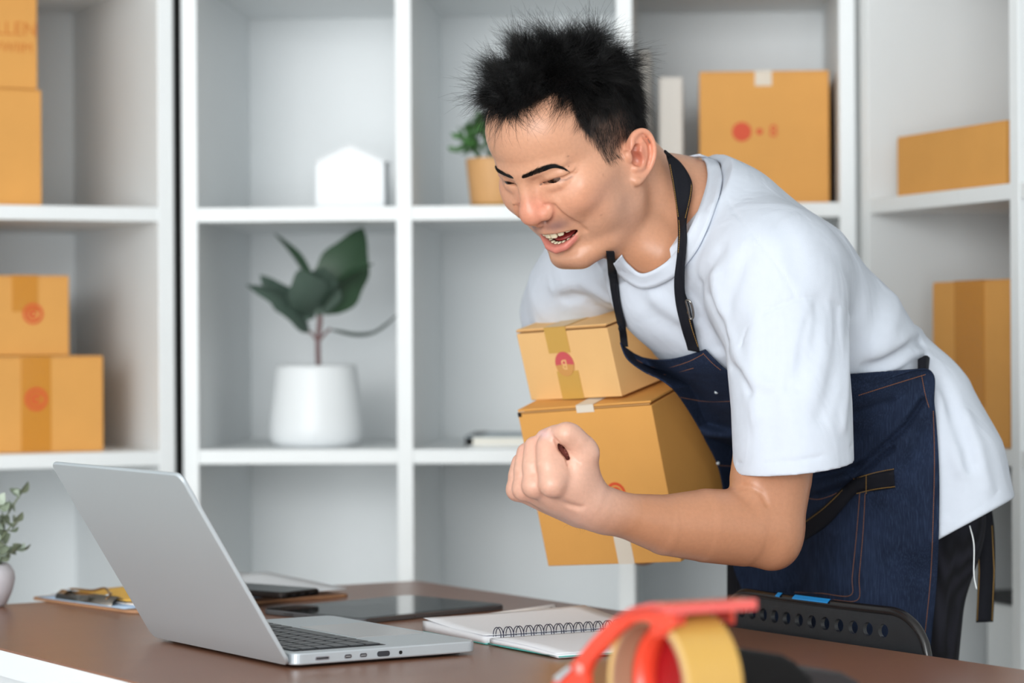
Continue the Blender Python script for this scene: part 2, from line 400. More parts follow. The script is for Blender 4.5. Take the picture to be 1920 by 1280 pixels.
# house ornament
t0, z0 = MID.at(594, 330, .09); t1, _ = MID.at(722, 330, .09); w = t1-t0; _, zt = MID.at(660, 272, .09); _, zs = MID.at(594, 304, .09)
hs_ = thing('house_ornament', 'plain white house-shaped ornament on the upper shelf', 'ornament'); H, S = zt-ZU, zs-ZU
bm = bmesh.new(); pts = [(0, 0), (w, 0), (w, S), (w/2, H), (0, S)]; vs = [bm.verts.new((p[0], 0, p[1])) for p in pts]; ff = bm.faces.new(vs); ex = bmesh.ops.extrude_face_region(bm, geom=[ff])
bmesh.ops.translate(bm, vec=(0, .075, 0), verts=[v for v in ex['geom'] if isinstance(v, bmesh.types.BMVert)]); bmesh.ops.recalc_face_normals(bm, faces=bm.faces); bmesh.ops.bevel(bm, geom=bm.edges[:], offset=.0015, segments=2, affect='EDGES')
M_orn = mat('white_ornament', srgb(244, 246, 248), .5); bm_obj('block', bm, M_orn, hs_)
for sx in (0, 1):
    mb = MB(); x0, x1 = (w/2, -.003) if sx == 0 else (w/2, w+.003); zz = lambda x: H-(H-S)*abs(x-w/2)/(w/2)
    mb.add([(x0, -.002, zz(x0)+.0008), (x1, -.002, zz(x1)+.0008), (x1, .077, zz(x1)+.0008), (x0, .077, zz(x0)+.0008), (x0, -.002, zz(x0)+.003), (x1, -.002, zz(x1)+.003), (x1, .077, zz(x1)+.003), (x0, .077, zz(x0)+.003)], [(0, 1, 2, 3), (7, 6, 5, 4), (0, 4, 5, 1), (1, 5, 6, 2), (2, 6, 7, 3), (3, 7, 4, 0)]); mb.build('roof', M_orn, hs_)
MID.place(hs_, t0, .09, ZU)
# rubber plant in the white pot
M_pot = mat('white_ceramic', srgb(238, 241, 243), .38); M_soil = mat('soil', srgb(62, 48, 40), .9, bump=.6, bscale=150); M_leaf = mat('rubber_leaf', srgb(52, 80, 56), .42, noise=.14, nscale=24); M_leaf2 = mat('grey_leaf', srgb(74, 92, 82), .45, noise=.14, nscale=24); M_stem = mat('reddish_stem', srgb(122, 92, 92), .6)
QP = .13; tc, _ = MID.at(592, 760, QP); D = 4.09+QP-.068*tc; px = lambda n: n/FPX*D
pl = thing('potted_plant', 'tall rubber plant with dark leaves in a white pot', 'plant')
zb, ztp = ZL, MID.at(592, 684, QP)[1]; hp = ztp-zb
lathe('pot', [(px(70), 0), (px(82), .004), (px(88), .016), (px(88.5), .03), (px(84), hp*.55), (px(77), hp*.93), (px(75), hp-.001), (px(72.5), hp), (px(70), hp-.004), (px(70), hp-.02), (px(68), hp-.022)], M_pot, pl, 56)
lathe('soil', [(px(69.5), hp-.02), (px(40), hp-.012), (0, hp-.010)], M_soil, pl, 32)
def lp(x, y, q=0.): t, z = MID.at(x, y, QP+q); return np.array([t-tc, q, z-zb])
st = MB(); st.tube(catmull([lp(597, 690), lp(596, 640), lp(600, 600), lp(598, 575)], 4), [.0042]*13, ns=8); st.tube(catmull([lp(598, 645), lp(585, 625), lp(578, 622)], 4), .0022, ns=6); st.tube(catmull([lp(600, 636), lp(612, 622), lp(620, 616)], 4), .0022, ns=6); st.build('stem', M_stem, pl, True)
for bx, tp, wd, sd_, dr, mt in [((lp(592, 585), lp(515, 437, .04), .021, (.4, -1, .3), .10, M_leaf)), ((lp(606, 588), lp(682, 426, .03), .044, (1, .35, .1), -.06, M_leaf)), ((lp(604, 584), lp(702, 494, -.04), .026, (.2, .9, .5), .10, M_leaf)), ((lp(596, 588), lp(560, 505, -.07), .036, (1, .2, .2), -.12, M_leaf2)), ((lp(594, 590, -.01), lp(607, 500, -.06), .032, (1, -.15, 0), .1, M_leaf2)), ((lp(580, 622), lp(462, 534, -.03), .024, (.2, .9, .6), -.16, M_leaf2)), ((lp(588, 596), lp(488, 515, .03), .026, (.3, .6, .8), .05, M_leaf2)), ((lp(618, 618), lp(752, 583, -.02), .020, (0, 1, .05), -.20, M_leaf2))]:
    mb = MB(); leaf(mb, bx, tp, wd, sd_, dr, .22, 14, .06, seed=int(abs(tp[0])*999) % 50); mb.build('leaf', mt, pl, True)
MID.place(pl, tc, QP, zb)
# small bushy plant in a wooden pot
QP2 = .10; tc, _ = MID.at(930, 340, QP2); D = 4.09+QP2; M_wpot = mat('pale_wood_pot', srgb(216, 164, 108), .55, noise=.06, nscale=20, stretch=(6, 6, 1)); M_bush = mat('bush_leaf', srgb(74, 122, 62), .5, noise=.25, nscale=60)
pl = thing('potted_plant', 'small bushy green plant in a tan pot behind the man', 'plant'); hp = MID.at(930, 298, QP2)[1]-ZU
lathe('pot', [(px(44), 0), (px(46), .003), (px(55), hp-.003), (px(54.5), hp), (px(51), hp), (px(50), hp-.012)], M_wpot, pl, 40); lathe('pot_base', [(px(45), .0005), (px(47), .004), (px(45.8), .009)], mat('ochre_band', srgb(170, 124, 40), .6), pl, 40); lathe('soil', [(px(50), hp-.012), (0, hp-.008)], M_soil, pl, 24)
rg = np.random.default_rng(5); mb = MB()
for i in range(330):
    v = rg.normal(0, 1, 3); v /= np.linalg.norm(v); v[2] = abs(v[2])*1.0-.25; rr = rg.uniform(.55, 1.); c = np.array([v[0]*.062, v[1]*.055, hp+.018+v[2]*.058])*np.array([1, 1, 1])*1.0; c[:2] *= rr; c[2] = hp+(c[2]-hp)*(.6+.4*rr)+.008
    dr = v+rg.normal(0, .5, 3); dr /= np.linalg.norm(dr); leaf(mb, c, c+dr*rg.uniform(.010, .018), rg.uniform(.004, .0065), rg.normal(0, 1, 3), .1, .2, 3, th=.0003)
o = mb.build('foliage', M_bush, pl, True); o['kind'] = 'stuff'
mb = MB()
for i in range(14): a = rg.uniform(0, 6.3); mb.tube([(0, 0, hp-.01), (.02*math.cos(a), .02*math.sin(a), hp+.02), (.045*math.cos(a), .04*math.sin(a), hp+.045)], .0009, ns=5)
o = mb.build('stems', mat('green_stem', srgb(80, 110, 60), .6), pl, True); o['kind'] = 'stuff'; MID.place(pl, tc, QP2, ZU)
# books
def book(label, w, d, h, cov, page, standing=True, group=None):
    r = thing('book', label, 'book', group=group); t = .0025
    box('cover', (t/2, d/2, h/2), (t, d, h), cov, r, bev=.0006); box('cover', (w-t/2, d/2, h/2), (t, d, h), cov, r, bev=.0006); box('spine', (w/2, .0015, h/2), (w, .003, h), cov, r, bev=.0008); box('pages', (w/2, d/2+.0, h/2), (w-2*t-.0004, d-.007, h-.008), page, r)
    return r
M_cream = mat('cream_cover', srgb(222, 216, 208), .6); M_page = mat('pages', srgb(238, 234, 224), .8)
for lab, x0, x1, yt, q in (('cream upright book between the man and the orange box', 1238, 1283, 145, .10), ('tall white upright book mostly hidden behind the man', 1199, 1222, 95, .16)):
    t0, zt = MID.at(x0, yt, q); t1, _ = MID.at(x1, yt, q); MID.place(book(lab, t1-t0, .17, zt-ZU, M_cream, M_page), t0, q, ZU)
t0, _ = MID.at(872, 838, .06); t1, _ = MID.at(1010, 838, .06); w = t1-t0
r = thing('book', 'flat white notebook with black spine lying on the lower shelf', 'book'); box('cover', (w/2, .09, .0012), (w, .18, .0024), M_white, r, bev=.0005); box('pages', (w/2+.004, .09, .0092), (w-.014, .174, .0132), M_page, r); box('cover', (w/2, .09, .017), (w, .18, .0024), mat('grey_cover', srgb(168, 180, 186), .5), r, bev=.0005); box('spine', (.001, .09, .0092), (.0045, .18, .018), mat('black_spine', srgb(30, 30, 32), .5), r, bev=.001); box('spine_band', (.013, .09, .0184), (.022, .18, .0006), mat('black_spine', srgb(30, 30, 32), .5), r)
MID.place(r, t0, .06, ZL)
# ================================================================ desk and what lies on it
DU = np.array([.544, -.839]); DN = np.array([.839, .544]); DC = np.array([-.1326, 3.68])       # along the desk, across it to the man, far left corner
def frame2(o, ax, z=DESK_Z):
    """matrix with local x along ax on the desk top"""
    ax = np.array(ax, float); ax /= np.linalg.norm(ax); return Matrix(((ax[0], -ax[1], 0, o[0]), (ax[1], ax[0], 0, o[1]), (0, 0, 1, z), (0, 0, 0, 1)))
M_brown = mat('brown_laminate', srgb(138, 95, 73), .30, noise=.05, nscale=30, bump=.12, bscale=420, stretch=(1, .25, 1), spec=.5)
M_wmetal = mat('white_metal', srgb(236, 240, 244), .4)
desk = thing('desk', 'brown-topped office desk with thick white edge and frame', 'desk'); desk.matrix_world = frame2(DC, DU, 0)
LD, WD = 1.72, .79
def desk_outline(i): return rrect(LD-2*i, WD-2*i, .012, 4, LD/2, -WD/2)
prism('desktop', desk_outline(0), DESK_Z-.0025, DESK_Z, M_brown, desk); prism('edge_slab', desk_outline(.0002), DESK_Z-.030, DESK_Z-.0025, M_wmetal, desk)
for x in (.05, LD-.05):
    for y in (-.05, -WD+.05): box('leg', (x, y, (DESK_Z-.03)/2), (.05, .05, DESK_Z-.03), M_wmetal, desk, bev=.003)
for y in (-.05, -WD+.05): box('rail', (LD/2, y, DESK_Z-.055), (LD-.15, .03, .05), M_wmetal, desk, bev=.002)
# ---------------------------------------------------------------- laptop
M_alu = mat('aluminium', srgb(204, 212, 218), .46, metal=.5, bump=.03, bscale=900, stretch=(1, .06, 1)); M_alu2 = mat('aluminium_deck', srgb(188, 188, 190), .42, metal=.7)
M_key = mat('key_black', srgb(66, 69, 73), .38); M_port = mat('port_dark', srgb(52, 54, 60), .5); M_glass = mat('screen_glass', srgb(14, 15, 18), .06, spec=.6); M_hinge = mat('hinge_dark', srgb(30, 30, 34), .5)
LW, LDp = .313, .221
lap = thing('laptop', 'open silver laptop seen from behind its tilted lid', 'laptop'); HO = onz(549, 1254, DESK_Z)[:2]
HAX = np.array([-.55, .835]); lap.matrix_world = frame2(HO, HAX)            # x along the hinge (away), y = -> the keyboard side is -y
KY = -1
prism('base', rrect(LW, LDp, .011, 6, LW/2, KY*LDp/2), .0032, .0152, M_alu, lap, bev=.0016, seg=2)
prism('underside', rrect(LW-.02, LDp-.02, .012, 6, LW/2, KY*LDp/2), .0012, .0034, M_hinge, lap)
for x in (.03, LW-.03):
    for y in (.03, LDp-.03): lathe('foot', [(.006, 0), (.006, .0014)], M_hinge, lap, 16, False, (x, KY*y, 0))
box('keyboard_well', (LW/2, KY*.0655, .01535), (.276, .108, .0006), M_hinge, lap)
box('trackpad', (LW/2, KY*.170, .01525), (.128, .082, .0007), mat('trackpad', srgb(198, 198, 200), .3, metal=.5), lap, bev=.0003)
key0 = box('key', (0, 0, 0), (.0162, .0160, .0014), M_key, lap, bev=.0005, seg=1); key0.location = (.02, KY*.02, .0163)
kd = key0.data; rows = [(14, .0098), (14, .0160), (14, .0160), (13, .0160), (12, .0160), (9, .0160)]; yy = .0155
first = True; wide = {}
for ri, (n, kh) in enumerate(rows):
    pitch = .272/14
    widths = [1.0]*n
    if ri == 1: widths[-1] = 1.0
    if ri == 3: widths = [1.5]+[1.0]*11+[1.5]
    if ri == 4: widths = [2.0]+[1.0]*10+[2.0]
    if ri == 5: widths = [1, 1, 1, 1.25, 5.0, 1.25, 1, 1.25, 1.25]
    x = LW/2+.136; yy += kh/2 if ri else 0
    for wv in widths:
        wv *= 14/sum(widths); kk = key0 if first else key0.copy()
        if not first: COL.objects.link(kk); kk.parent = lap
        first = False; kk.location = (x-pitch*wv/2, KY*yy, .0163); kk.scale = ((pitch*wv-.0032)/.0162, kh/.0160, 1); x -= pitch*wv
    yy += kh/2+.0030
# ports on the near side (local x = 0)
def port(y, w, h, m=M_port, name='port'): prism_pts = rrect(w, h, min(w, h)*.45, 4); V = [(p[0], p[1]) for p in prism_pts]; o = prism(name, V, 0, .0006, m, lap); o.matrix_local = Matrix(((0, 0, -1, .0001), (-1, 0, 0, KY*y), (0, 1, 0, .0088), (0, 0, 0, 1))); return o
port(.034, .017, .0042, mat('port_rim', srgb(168, 168, 174), .4, metal=.5)); port(.034, .0145, .0022, M_port)
for y in (.064, .082): port(y, .0088, .0046, mat('port_rim', srgb(168, 168, 174), .4)); p_ = port(y, .0078, .0034, M_port); port(y, .0058, .0011, M_alu2).location.x -= .0003
port(.106, .0150, .0056, M_port); port(.1265, .0038, .0038, mat('jack_hole', srgb(18, 18, 20), .5))
for i in range(5): box('foot_slot', (.0004, KY*(.14+.013*i), .0048), (.0006, .006, .0005), M_hinge, lap)
hb = MB(); hb.tube([(.03, .0005, .0125), (LW-.03, .0005, .0125)], .0048, ns=12); hb.build('hinge', M_hinge, lap, True)
LA = math.radians(32.0)
LDl = .2315; lid = prism('lid', rrect(LW, LDl, .011, 8, LW/2, LDl/2), -.0024, .0024, M_alu, lap, bev=.0018, seg=3); LM = Matrix.Translation((0, .0025, .0040)) @ Matrix.Rotation(math.pi/2-LA, 4, 'X'); lid.matrix_local = LM
sc_ = prism('screen', rrect(LW-.008, LDl-.020, .008, 6, LW/2, LDl/2+.006), .0025, .0031, M_glass, lap); sc_.matrix_local = LM
# local frame: +z of the lid faces the keyboard once it is raised
# ---------------------------------------------------------------- tablet, stylus
N = onz(673, 1171, DESK_Z)[:2]; tl_ = np.array([.70, .714]); TLn, TWd = .2476, .1785
tab = thing('tablet', 'thin grey tablet lying flat behind the laptop, dark glossy screen', 'tablet'); tab.matrix_world = frame2(N, tl_)
M_space = mat('space_grey', srgb(122, 124, 128), .38, metal=.8)
prism('body', rrect(TLn, TWd, .015, 8, TLn/2, TWd/2), .0004, .0062, M_space, tab, bev=.0008); prism('bezel', rrect(TLn-.0025, TWd-.0025, .014, 8, TLn/2, TWd/2), .0062, .0066, M_glass, tab)
prism('display', rrect(TLn-.017, TWd-.017, .008, 8, TLn/2, TWd/2), .0066, .0068, mat('dark_display', srgb(26, 30, 33), .07, spec=.6), tab)
for cy in (.05, .125):
    for i in range(9): box('speaker_hole', (.0001, cy+(i-4)*.0019, .0032), (.0006, .0009, .0016), M_hinge, tab)
for y in (.080, .093): box('port', (.0001, y, .0032), (.0005, .0012, .0012), M_hinge, tab)
for x in (.09,): box('microphone', (x, .0001, .0032), (.0016, .0005, .0010), M_hinge, tab)
a_ = onz(889, 1163, DESK_Z+.003); b_ = onz(1030, 1140, DESK_Z+.0048); sty = thing('stylus', 'white stylus pen lying beyond the spiral notebook', 'pen', tuple(a_*[1, 1, 0]+np.array([0, 0, DESK_Z])))
dv = (b_-a_)[:2]; sl = .166; M_sty = mat('stylus_white', srgb(238, 234, 232), .3); sty.matrix_world = frame2(a_[:2], dv)
mb = MB(); mb.tube([(.0, 0, .0012), (.004, 0, .0018), (.018, 0, .0042), (.022, 0, .0045)], [.0006, .0012, .0042, .0045], ns=14); mb.build('tip', M_sty, sty, True)
mb = MB(); mb.tube([(.022, 0, .0045), (sl-.004, 0, .0045), (sl-.001, 0, .0045), (sl, 0, .0045)], [.0045, .0045, .0038, .002], ns=20); mb.build('barrel', M_sty, sty, True); box('charging_mark', (sl-.014, -.0042, .0056), (.004, .0012, .0008), M_port, sty)
# ---------------------------------------------------------------- spiral notebook
nb = thing('notebook', 'open spiral notebook with blank white pages and teal cover', 'notebook'); A0 = onz(793, 1185, DESK_Z)[:2]; SV = np.array([.866, .50]); nb.matrix_world = frame2(A0, SV)   # x along the spine, -y towards the near page
NL, PW = .215, .150; M_teal = mat('teal_cover', srgb(86, 176, 168), .5); M_pg = mat('notebook_page', srgb(240, 240, 244), .75, bump=.04, bscale=120)
def sheet(name, y0, y1, zf, thick, m, x0=0., x1=NL, ny=14, nx=10, curl=None):
    V = []; F = []
    for top in (1, 0):
        for i in range(nx+1):
            for j in range(ny+1):
                u, v = i/nx, j/ny; z = zf(v)+(curl(u, v) if curl else 0); V.append((x0+(x1-x0)*u, y0+(y1-y0)*v, z-(0 if top else thick(v))))
    m1 = (nx+1)*(ny+1); w = ny+1
    for i in range(nx):
        for j in range(ny):
            q = i*w+j; F.append((q, q+1, q+w+1, q+w)); F.append((m1+q, m1+q+w, m1+q+w+1, m1+q+1))
    for i in range(nx):
        for j in (0, ny): q = i*w+j; F.append((q, q+w, m1+q+w, m1+q) if j == 0 else (q+w, q, m1+q, m1+q+w))
    for j in range(ny):
        for i in (0, nx): q = i*w+j; F.append((q+1, q, m1+q, m1+q+1) if i == 0 else (q, q+1, m1+q+1, m1+q))
    return mesh_np(name, V, F, m, nb, True)
sheet('cover', 0, -PW+.004, lambda v: .0016, lambda v: .0013, M_teal); sheet('cover', -PW+.0, -2*PW, lambda v: .0020+.003*max(0, .25-v)+.0015*v, lambda v: .0013, M_teal)
sheet('page_block', .0005, -PW+.006, lambda v: .0128-.0035*v-.004*max(0, v-.75)*4*.4, lambda v: .0110-.0032*v-.0016*max(0, v-.75)*4, M_pg)
sheet('page', .0, -PW+.006, lambda v: .0152-.0052*v-.002*math.sin(v*3.14)+.0002, lambda v: .0002, M_pg, curl=lambda u, v: .0035*(1-v)*(.3+u*u*1.2))
sheet('page_block', -PW-.004, -2*PW+.001, lambda v: .0075-.003*v+.0012*math.sin(v*3.14), lambda v: .0050-.0018*v, M_pg); sheet('page', -PW-.004, -2*PW+.002, lambda v: .0082-.0028*v+.0015*math.sin(v*3.14), lambda v: .0002, M_pg, curl=lambda u, v: .0008*u)
M_wire = mat('navy_wire', srgb(36, 36, 62), .35, metal=.3)
ringp = [(0, -PW+.001+.0085*math.cos(a), .0095+.0092*math.sin(a)) for a in np.linspace(0, 2*math.pi, 23)[:-1]]
r0 = None
for i in range(16):
    for dx in (0, .0032):
        if r0 is None: mbr = MB(); mbr.tube(ringp, .00055, ns=6, closed=True); r0 = mbr.build('spiral_ring', M_wire, nb, True); r0.location.x = .012; continue
        c_ = r0.copy(); COL.objects.link(c_); c_.location.x = .012+i*.0128+dx
# ---------------------------------------------------------------- clipboard, papers, phone
Lc = onz(55, 1124, DESK_Z)[:2]; lx = np.array([.75, .66]); cb = thing('clipboard', 'wooden clipboard with metal clip lying partly behind the laptop', 'clipboard'); cb.matrix_world = frame2(Lc, lx)
M_mdf = mat('hardboard', srgb(188, 140, 104), .6, noise=.08, nscale=60); M_mdfe = mat('hardboard_edge', srgb(212, 170, 134), .7)
prism('board', rrect(.335, .24, .014, 6, .1675, -.12), .0003, .0038, M_mdf, cb, bev=.0005)
M_chrome = mat('dark_chrome', srgb(120, 114, 108), .22, metal=1); M_wirec = mat('clip_wire', srgb(150, 120, 90), .3, metal=.8)
mb = MB(); cs = [(.012, .0), (.014, .008), (.022, .0125), (.030, .009), (.034, .0045)]; V = []; F = []
for y in (-.055, -.185):
    for p in cs: V.append((p[0]-.008, y, .0039+p[1]))
    for p in cs: V.append((p[0]-.008, y, .0027+p[1]))
for i in range(4): F += [(i, i+1, 11+i, 10+i), (5+i, 15+i, 16+i, 6+i), (i, 5+i, 6+i, i+1), (10+i, 11+i, 16+i, 15+i)]
F += [(0, 10, 15, 5), (4, 9, 19, 14)]; mb.add(V, F); cl_ = mb.build('clip', M_chrome, cb, True)
mb = MB(); mb.tube(catmull([(.006, -.07, .012), (.016, -.075, .018), (.03, -.10, .017), (.036, -.12, .021), (.03, -.14, .017), (.016, -.165, .018), (.006, -.17, .012)], 6), .0016, ns=8); mb.build('clip_lever', M_wirec, cb, True)
for y in (-.075, -.165): lathe('rivet', [(.003, .0), (.003, .001), (.001, .0016)], M_alu, cb, 12, True, (.012, y, .0165))
def paper(label, x0, y0, w, h, z, m, cat='paper', rz=0, lift=None, th=.0006, group=None):
    t = thing('paper_sheet', label, cat, group=group); t.matrix_world = cb.matrix_world @ Matrix.Translation((x0, y0, 0)) @ Matrix.Rotation(rz, 4, 'Z'); V = []; F = []; nx, ny = 12, 8
    for k in (0, 1):
        for i in range(nx+1):
            for j in range(ny+1): u, v = i/nx, j/ny; V.append((w*u, -h*v, z+(lift(u, v) if lift else 0)-k*th))
    m1 = (nx+1)*(ny+1); ww = ny+1
    for i in range(nx):
        for j in range(ny): q = i*ww+j; F.append((q, q+ww, q+ww+1, q+1)); F.append((m1+q, m1+q+1, m1+q+ww+1, m1+q+ww))
    for i in range(nx): F.append((i*ww, m1+i*ww, m1+(i+1)*ww, (i+1)*ww)); q = i*ww+ny; F.append((q, q+ww, m1+q+ww, m1+q))
    for j in range(ny): F.append((j, j+1, m1+j+1, m1+j)); q = nx*ww+j; F.append((q, m1+q, m1+q+1, q+1))
    mesh_np('sheet', V, F, m, t, True); return t
M_pap = mat('white_paper', srgb(238, 241, 246), .8); M_yel = mat('yellow_paper', srgb(238, 186, 84), .8); M_blu = mat('pale_blue_paper', srgb(186, 208, 232), .8)
paper('pale blue paper sheet lowest on the clipboard', -.0, -.02, .297, .200, .0052, M_blu, rz=.0, lift=lambda u, v: .001*math.sin(u*3))
paper('white paper sheet with raised far corner on the clipboard', .022, -.014, .297, .205, .0078, M_pap, rz=-.02, lift=lambda u, v: .013*max(0, u-.4)**1.3*(1-.6*v)+.004*(1-v)*u)
paper('white paper sheet slipping toward the tablet on the clipboard', .050, -.030, .290, .195, .0092, M_pap, rz=-.06, lift=lambda u, v: .010*max(0, u-.35)*(1-.7*v)+.004*(1-v)*u)
paper('yellow paper sheet on top, under the clip', .018, -.075, .17, .125, .0118, M_yel, lift=lambda u, v: .003*(1-v)+.004*u*(1-v), th=.0005)
ph = thing('phone', 'dark smartphone lying on papers behind the laptop', 'phone'); c0 = onz(531, 1124, DESK_Z+.0135)
ph.matrix_world = frame2(c0[:2], (-.80, .60), DESK_Z+.0140) @ Matrix.Rotation(math.radians(0), 4, 'Y'); M_ph = mat('phone_frame', srgb(46, 40, 38), .2, metal=.7)
prism('frame', rrect(.150, .073, .010, 8, .075, -.0365), .0, .0078, M_ph, ph, bev=.0022, seg=3); prism('screen', rrect(.146, .069, .009, 8, .075, -.0365), .0078, .0083, mat('phone_screen', srgb(18, 22, 24), .08), ph)
for y in (-.02, -.036, -.052): box('port', (-.0001, y, .004), (.0005, .007, .0022), M_hinge, ph, bev=.0002)
# ---------------------------------------------------------------- small eucalyptus in a pale pot, cut by the left edge of the view
pc = onz(-24, 1137, DESK_Z); pd = pc[1]; pw = lambda n: n/FPX*pd
pl = thing('potted_plant', 'small grey-leaved plant in a round pale pot at desk corner', 'plant', (pc[0], pc[1], DESK_Z)); M_gpot = mat('pale_stone_pot', srgb(206, 202, 208), .6, noise=.04, nscale=60, bump=.1, bscale=200)
lathe('pot', [(pw(28), 0), (pw(36), .003), (pw(47), pw(30)), (pw(52), pw(52)), (pw(50), pw(66)), (pw(42), pw(78)), (pw(37), pw(81)), (pw(34), pw(78)), (pw(34), pw(70))], M_gpot, pl, 40); lathe('soil', [(pw(34), pw(71)), (0, pw(73))], M_soil, pl, 20)
M_euc = [mat('eucalyptus_leaf', srgb(128, 140, 118), .6, noise=.12, nscale=80), mat('pale_eucalyptus_leaf', srgb(176, 188, 172), .6, noise=.1, nscale=80)]
rg = np.random.default_rng(3); stems = MB(); LV = []
for a, ht, ln in ((.2, 215, 62), (1.2, 150, 40), (-.5, 165, 66), (2.2, 190, 45), (3.3, 170, 50), (4.2, 140, 60), (5.2, 120, 62), (5.8, 195, 30), (.0, 110, 58)):
    d3 = np.array([math.cos(a), math.sin(a), 0]); b0 = np.array([0, 0, pw(72)]); top_ = b0+d3*pw(ln)+np.array([0, 0, pw(ht-75)]); md = b0+(top_-b0)*.55-d3*pw(9); c_ = catmull([b0, md, top_], 6); stems.tube(c_, .0011, ns=6)
    for i in range(3, len(c_), 2):
        for sgn in (-1, 1):
            sd_ = np.cross(c_[i]-c_[i-1], [0.2, 0.1, 1]); sd_ /= np.linalg.norm(sd_)+1e-9; dr = sd_*sgn+np.array([0, 0, .5])+rg.normal(0, .35, 3); dr /= np.linalg.norm(dr); LV.append((c_[i], c_[i]+dr*pw(rg.uniform(20, 29)), pw(rg.uniform(10, 14)), rg.normal(0, 1, 3)))
    LV.append((c_[-1], c_[-1]+(c_[-1]-c_[-2])/np.linalg.norm(c_[-1]-c_[-2])*pw(26), pw(9), rg.normal(0, 1, 3)))
stems.build('stem', mat('grey_stem', srgb(120, 130, 104), .6), pl, True)
for i, (b0, t0_, w_, s_) in enumerate(LV): mb = MB(); leaf(mb, b0, t0_, w_, s_, .12, .2, 6, th=.0005); mb.build('leaf', M_euc[i % 3 == 0], pl, True)
# ---------------------------------------------------------------- tape dispenser with a roll of tape
AX = np.array([.857, .515]); tc_ = W(1215, 1292, 2.0); td = thing('tape_dispenser', 'red plastic hand tape dispenser, close to camera and blurred', 'tape dispenser'); RR = .0555; zc = .8215
TM = Matrix(((AX[0], -AX[1], 0, tc_[0]), (AX[1], AX[0], 0, tc_[1]), (0, 0, 1, zc), (0, 0, 0, 1))); td.matrix_world = TM       # local x along the roll's axis, +y away to the left, z up
M_rp = mat('red_plastic', srgb(232, 72, 48), .28, spec=.5, coat=.2)
def qz(px_, py_, x):
    """(y, z) in the dispenser's frame of a pixel on the plane at axis offset x"""
    k = (px_-960)/FPX; o = np.array(tc_[:2])+AX*x; p = np.array([-AX[1], AX[0]]); q = (k*o[1]-o[0])/(p[0]-k*p[1]); D = o[1]+p[1]*q; return q, CAMZ-(py_-640)/FPX*D-zc
def plate(name, pix, x0, th, m=M_rp, bev=.0012):
    pts = [qz(a, b, x0) for a, b in pix]; o = prism(name, pts, 0, th, m, td, bev=bev, seg=2); o.data.transform(Matrix(((0, 0, 1, x0), (1, 0, 0, 0), (0, 1, 0, 0), (0, 0, 0, 1)))); return o
outer = [(948, 1438), (990, 1345), (1036, 1278), (1072, 1242), (1108, 1198), (1146, 1160), (1182, 1140), (1216, 1136), (1244, 1141), (1256, 1156), (1256, 1176), (1244, 1186)]
inner = [(1226, 1184), (1224, 1170), (1206, 1163), (1182, 1167), (1158, 1186), (1128, 1218), (1106, 1243), (1098, 1262), (1098, 1300), (1098, 1345), (1094, 1438)]
plate('side_frame', outer+inner, -.008, .007)
ring = MB(); V = []; F = []; n = 36
for i in range(n+1):
    a = math.radians(-112+224*i/n)
    for r_, x_ in ((.0385, .016), (.0460, .016), (.0460, .040), (.0385, .040)): V.append((x_, r_*math.cos(a), r_*math.sin(a)))
for i in range(n):
    b = i*4; c = b+4
    for k2 in range(4): F.append((b+k2, b+(k2+1) % 4, c+(k2+1) % 4, c+k2))
F += [(3, 2, 1, 0), (4*n, 4*n+1, 4*n+2, 4*n+3)]; ring.add(V, F); ring.build('hub', M_rp, td, True)
wb = [(.0385*math.cos(math.radians(a)), .0385*math.sin(math.radians(a))) for a in range(-100, 101, 10)]; o = prism('hub_web', wb, 0, .003, mat('shaded_red_plastic', srgb(150, 18, 26), .35), td); o.data.transform(Matrix(((0, 0, 1, .034), (1, 0, 0, 0), (0, 1, 0, 0), (0, 0, 0, 1))))  # web in a darker red, the shade inside the hub put into its colour
plate('hub_arm', [(1222, 1150), (1254, 1152), (1252, 1192), (1236, 1196), (1216, 1190)], -.001, .016)
plate('top_bridge', [(1150, 1157), (1182, 1138), (1216, 1130), (1252, 1133), (1252, 1153), (1216, 1151), (1186, 1156), (1157, 1170)], -.008, .082, mat('glossy_red_plastic', srgb(222, 88, 82), .12, coat=.5)); box('bridge_lip', (.0795, qz(1359, 1154, .0795)[0], qz(1359, 1154, .0795)[1]), (.005, .022, .012), M_rp, td, bev=.0015)
q0 = qz(1085, 1254, -.009); mb = MB(); mb.tube([(-.0095, *q0), (-.007, *q0)], .0042, ns=20); mb.build('rivet', mat('pale_rivet', srgb(240, 160, 150), .3), td, True)
plate('cutter_blade', [(1036, 1270), (1064, 1248), (1070, 1254), (1044, 1280)], -.0105, .0018, M_alu, .0004)
box('base_bar', (.034, .085, DESK_Z+.0022-zc), (.086, .075, .004), M_rp, td, bev=.001)
roll = thing('tape_roll', 'roll of yellow-brown packing tape on the red dispenser', 'tape roll'); roll.matrix_world = TM; M_rim = mat('tape_side', srgb(214, 178, 116), .5); M_core = mat('cardboard_core', srgb(164, 126, 100), .8)
def annulus(name, r0_, r1_, xa, xb, m, n=72):
    V = []; F = []
    for i in range(n):
        a = 2*math.pi*i/n
        for r_, x_ in ((r0_, xa), (r1_, xa), (r1_, xb), (r0_, xb)): V.append((x_, r_*math.cos(a), r_*math.sin(a)))
    for i in range(n):
        b = i*4; c = ((i+1) % n)*4
        for k2 in range(4): F.append((b+k2, b+(k2+1) % 4, c+(k2+1) % 4, c+k2))
    o = mesh_np(name, V, F, m, roll, False); return o
annulus('tape_winding', .0490, RR, .0004, .0476, M_ytape); annulus('winding_side', .0491, RR-.0005, 0, .0004, M_rim); annulus('core', .0466, .0490, -.0004, .048, M_core)
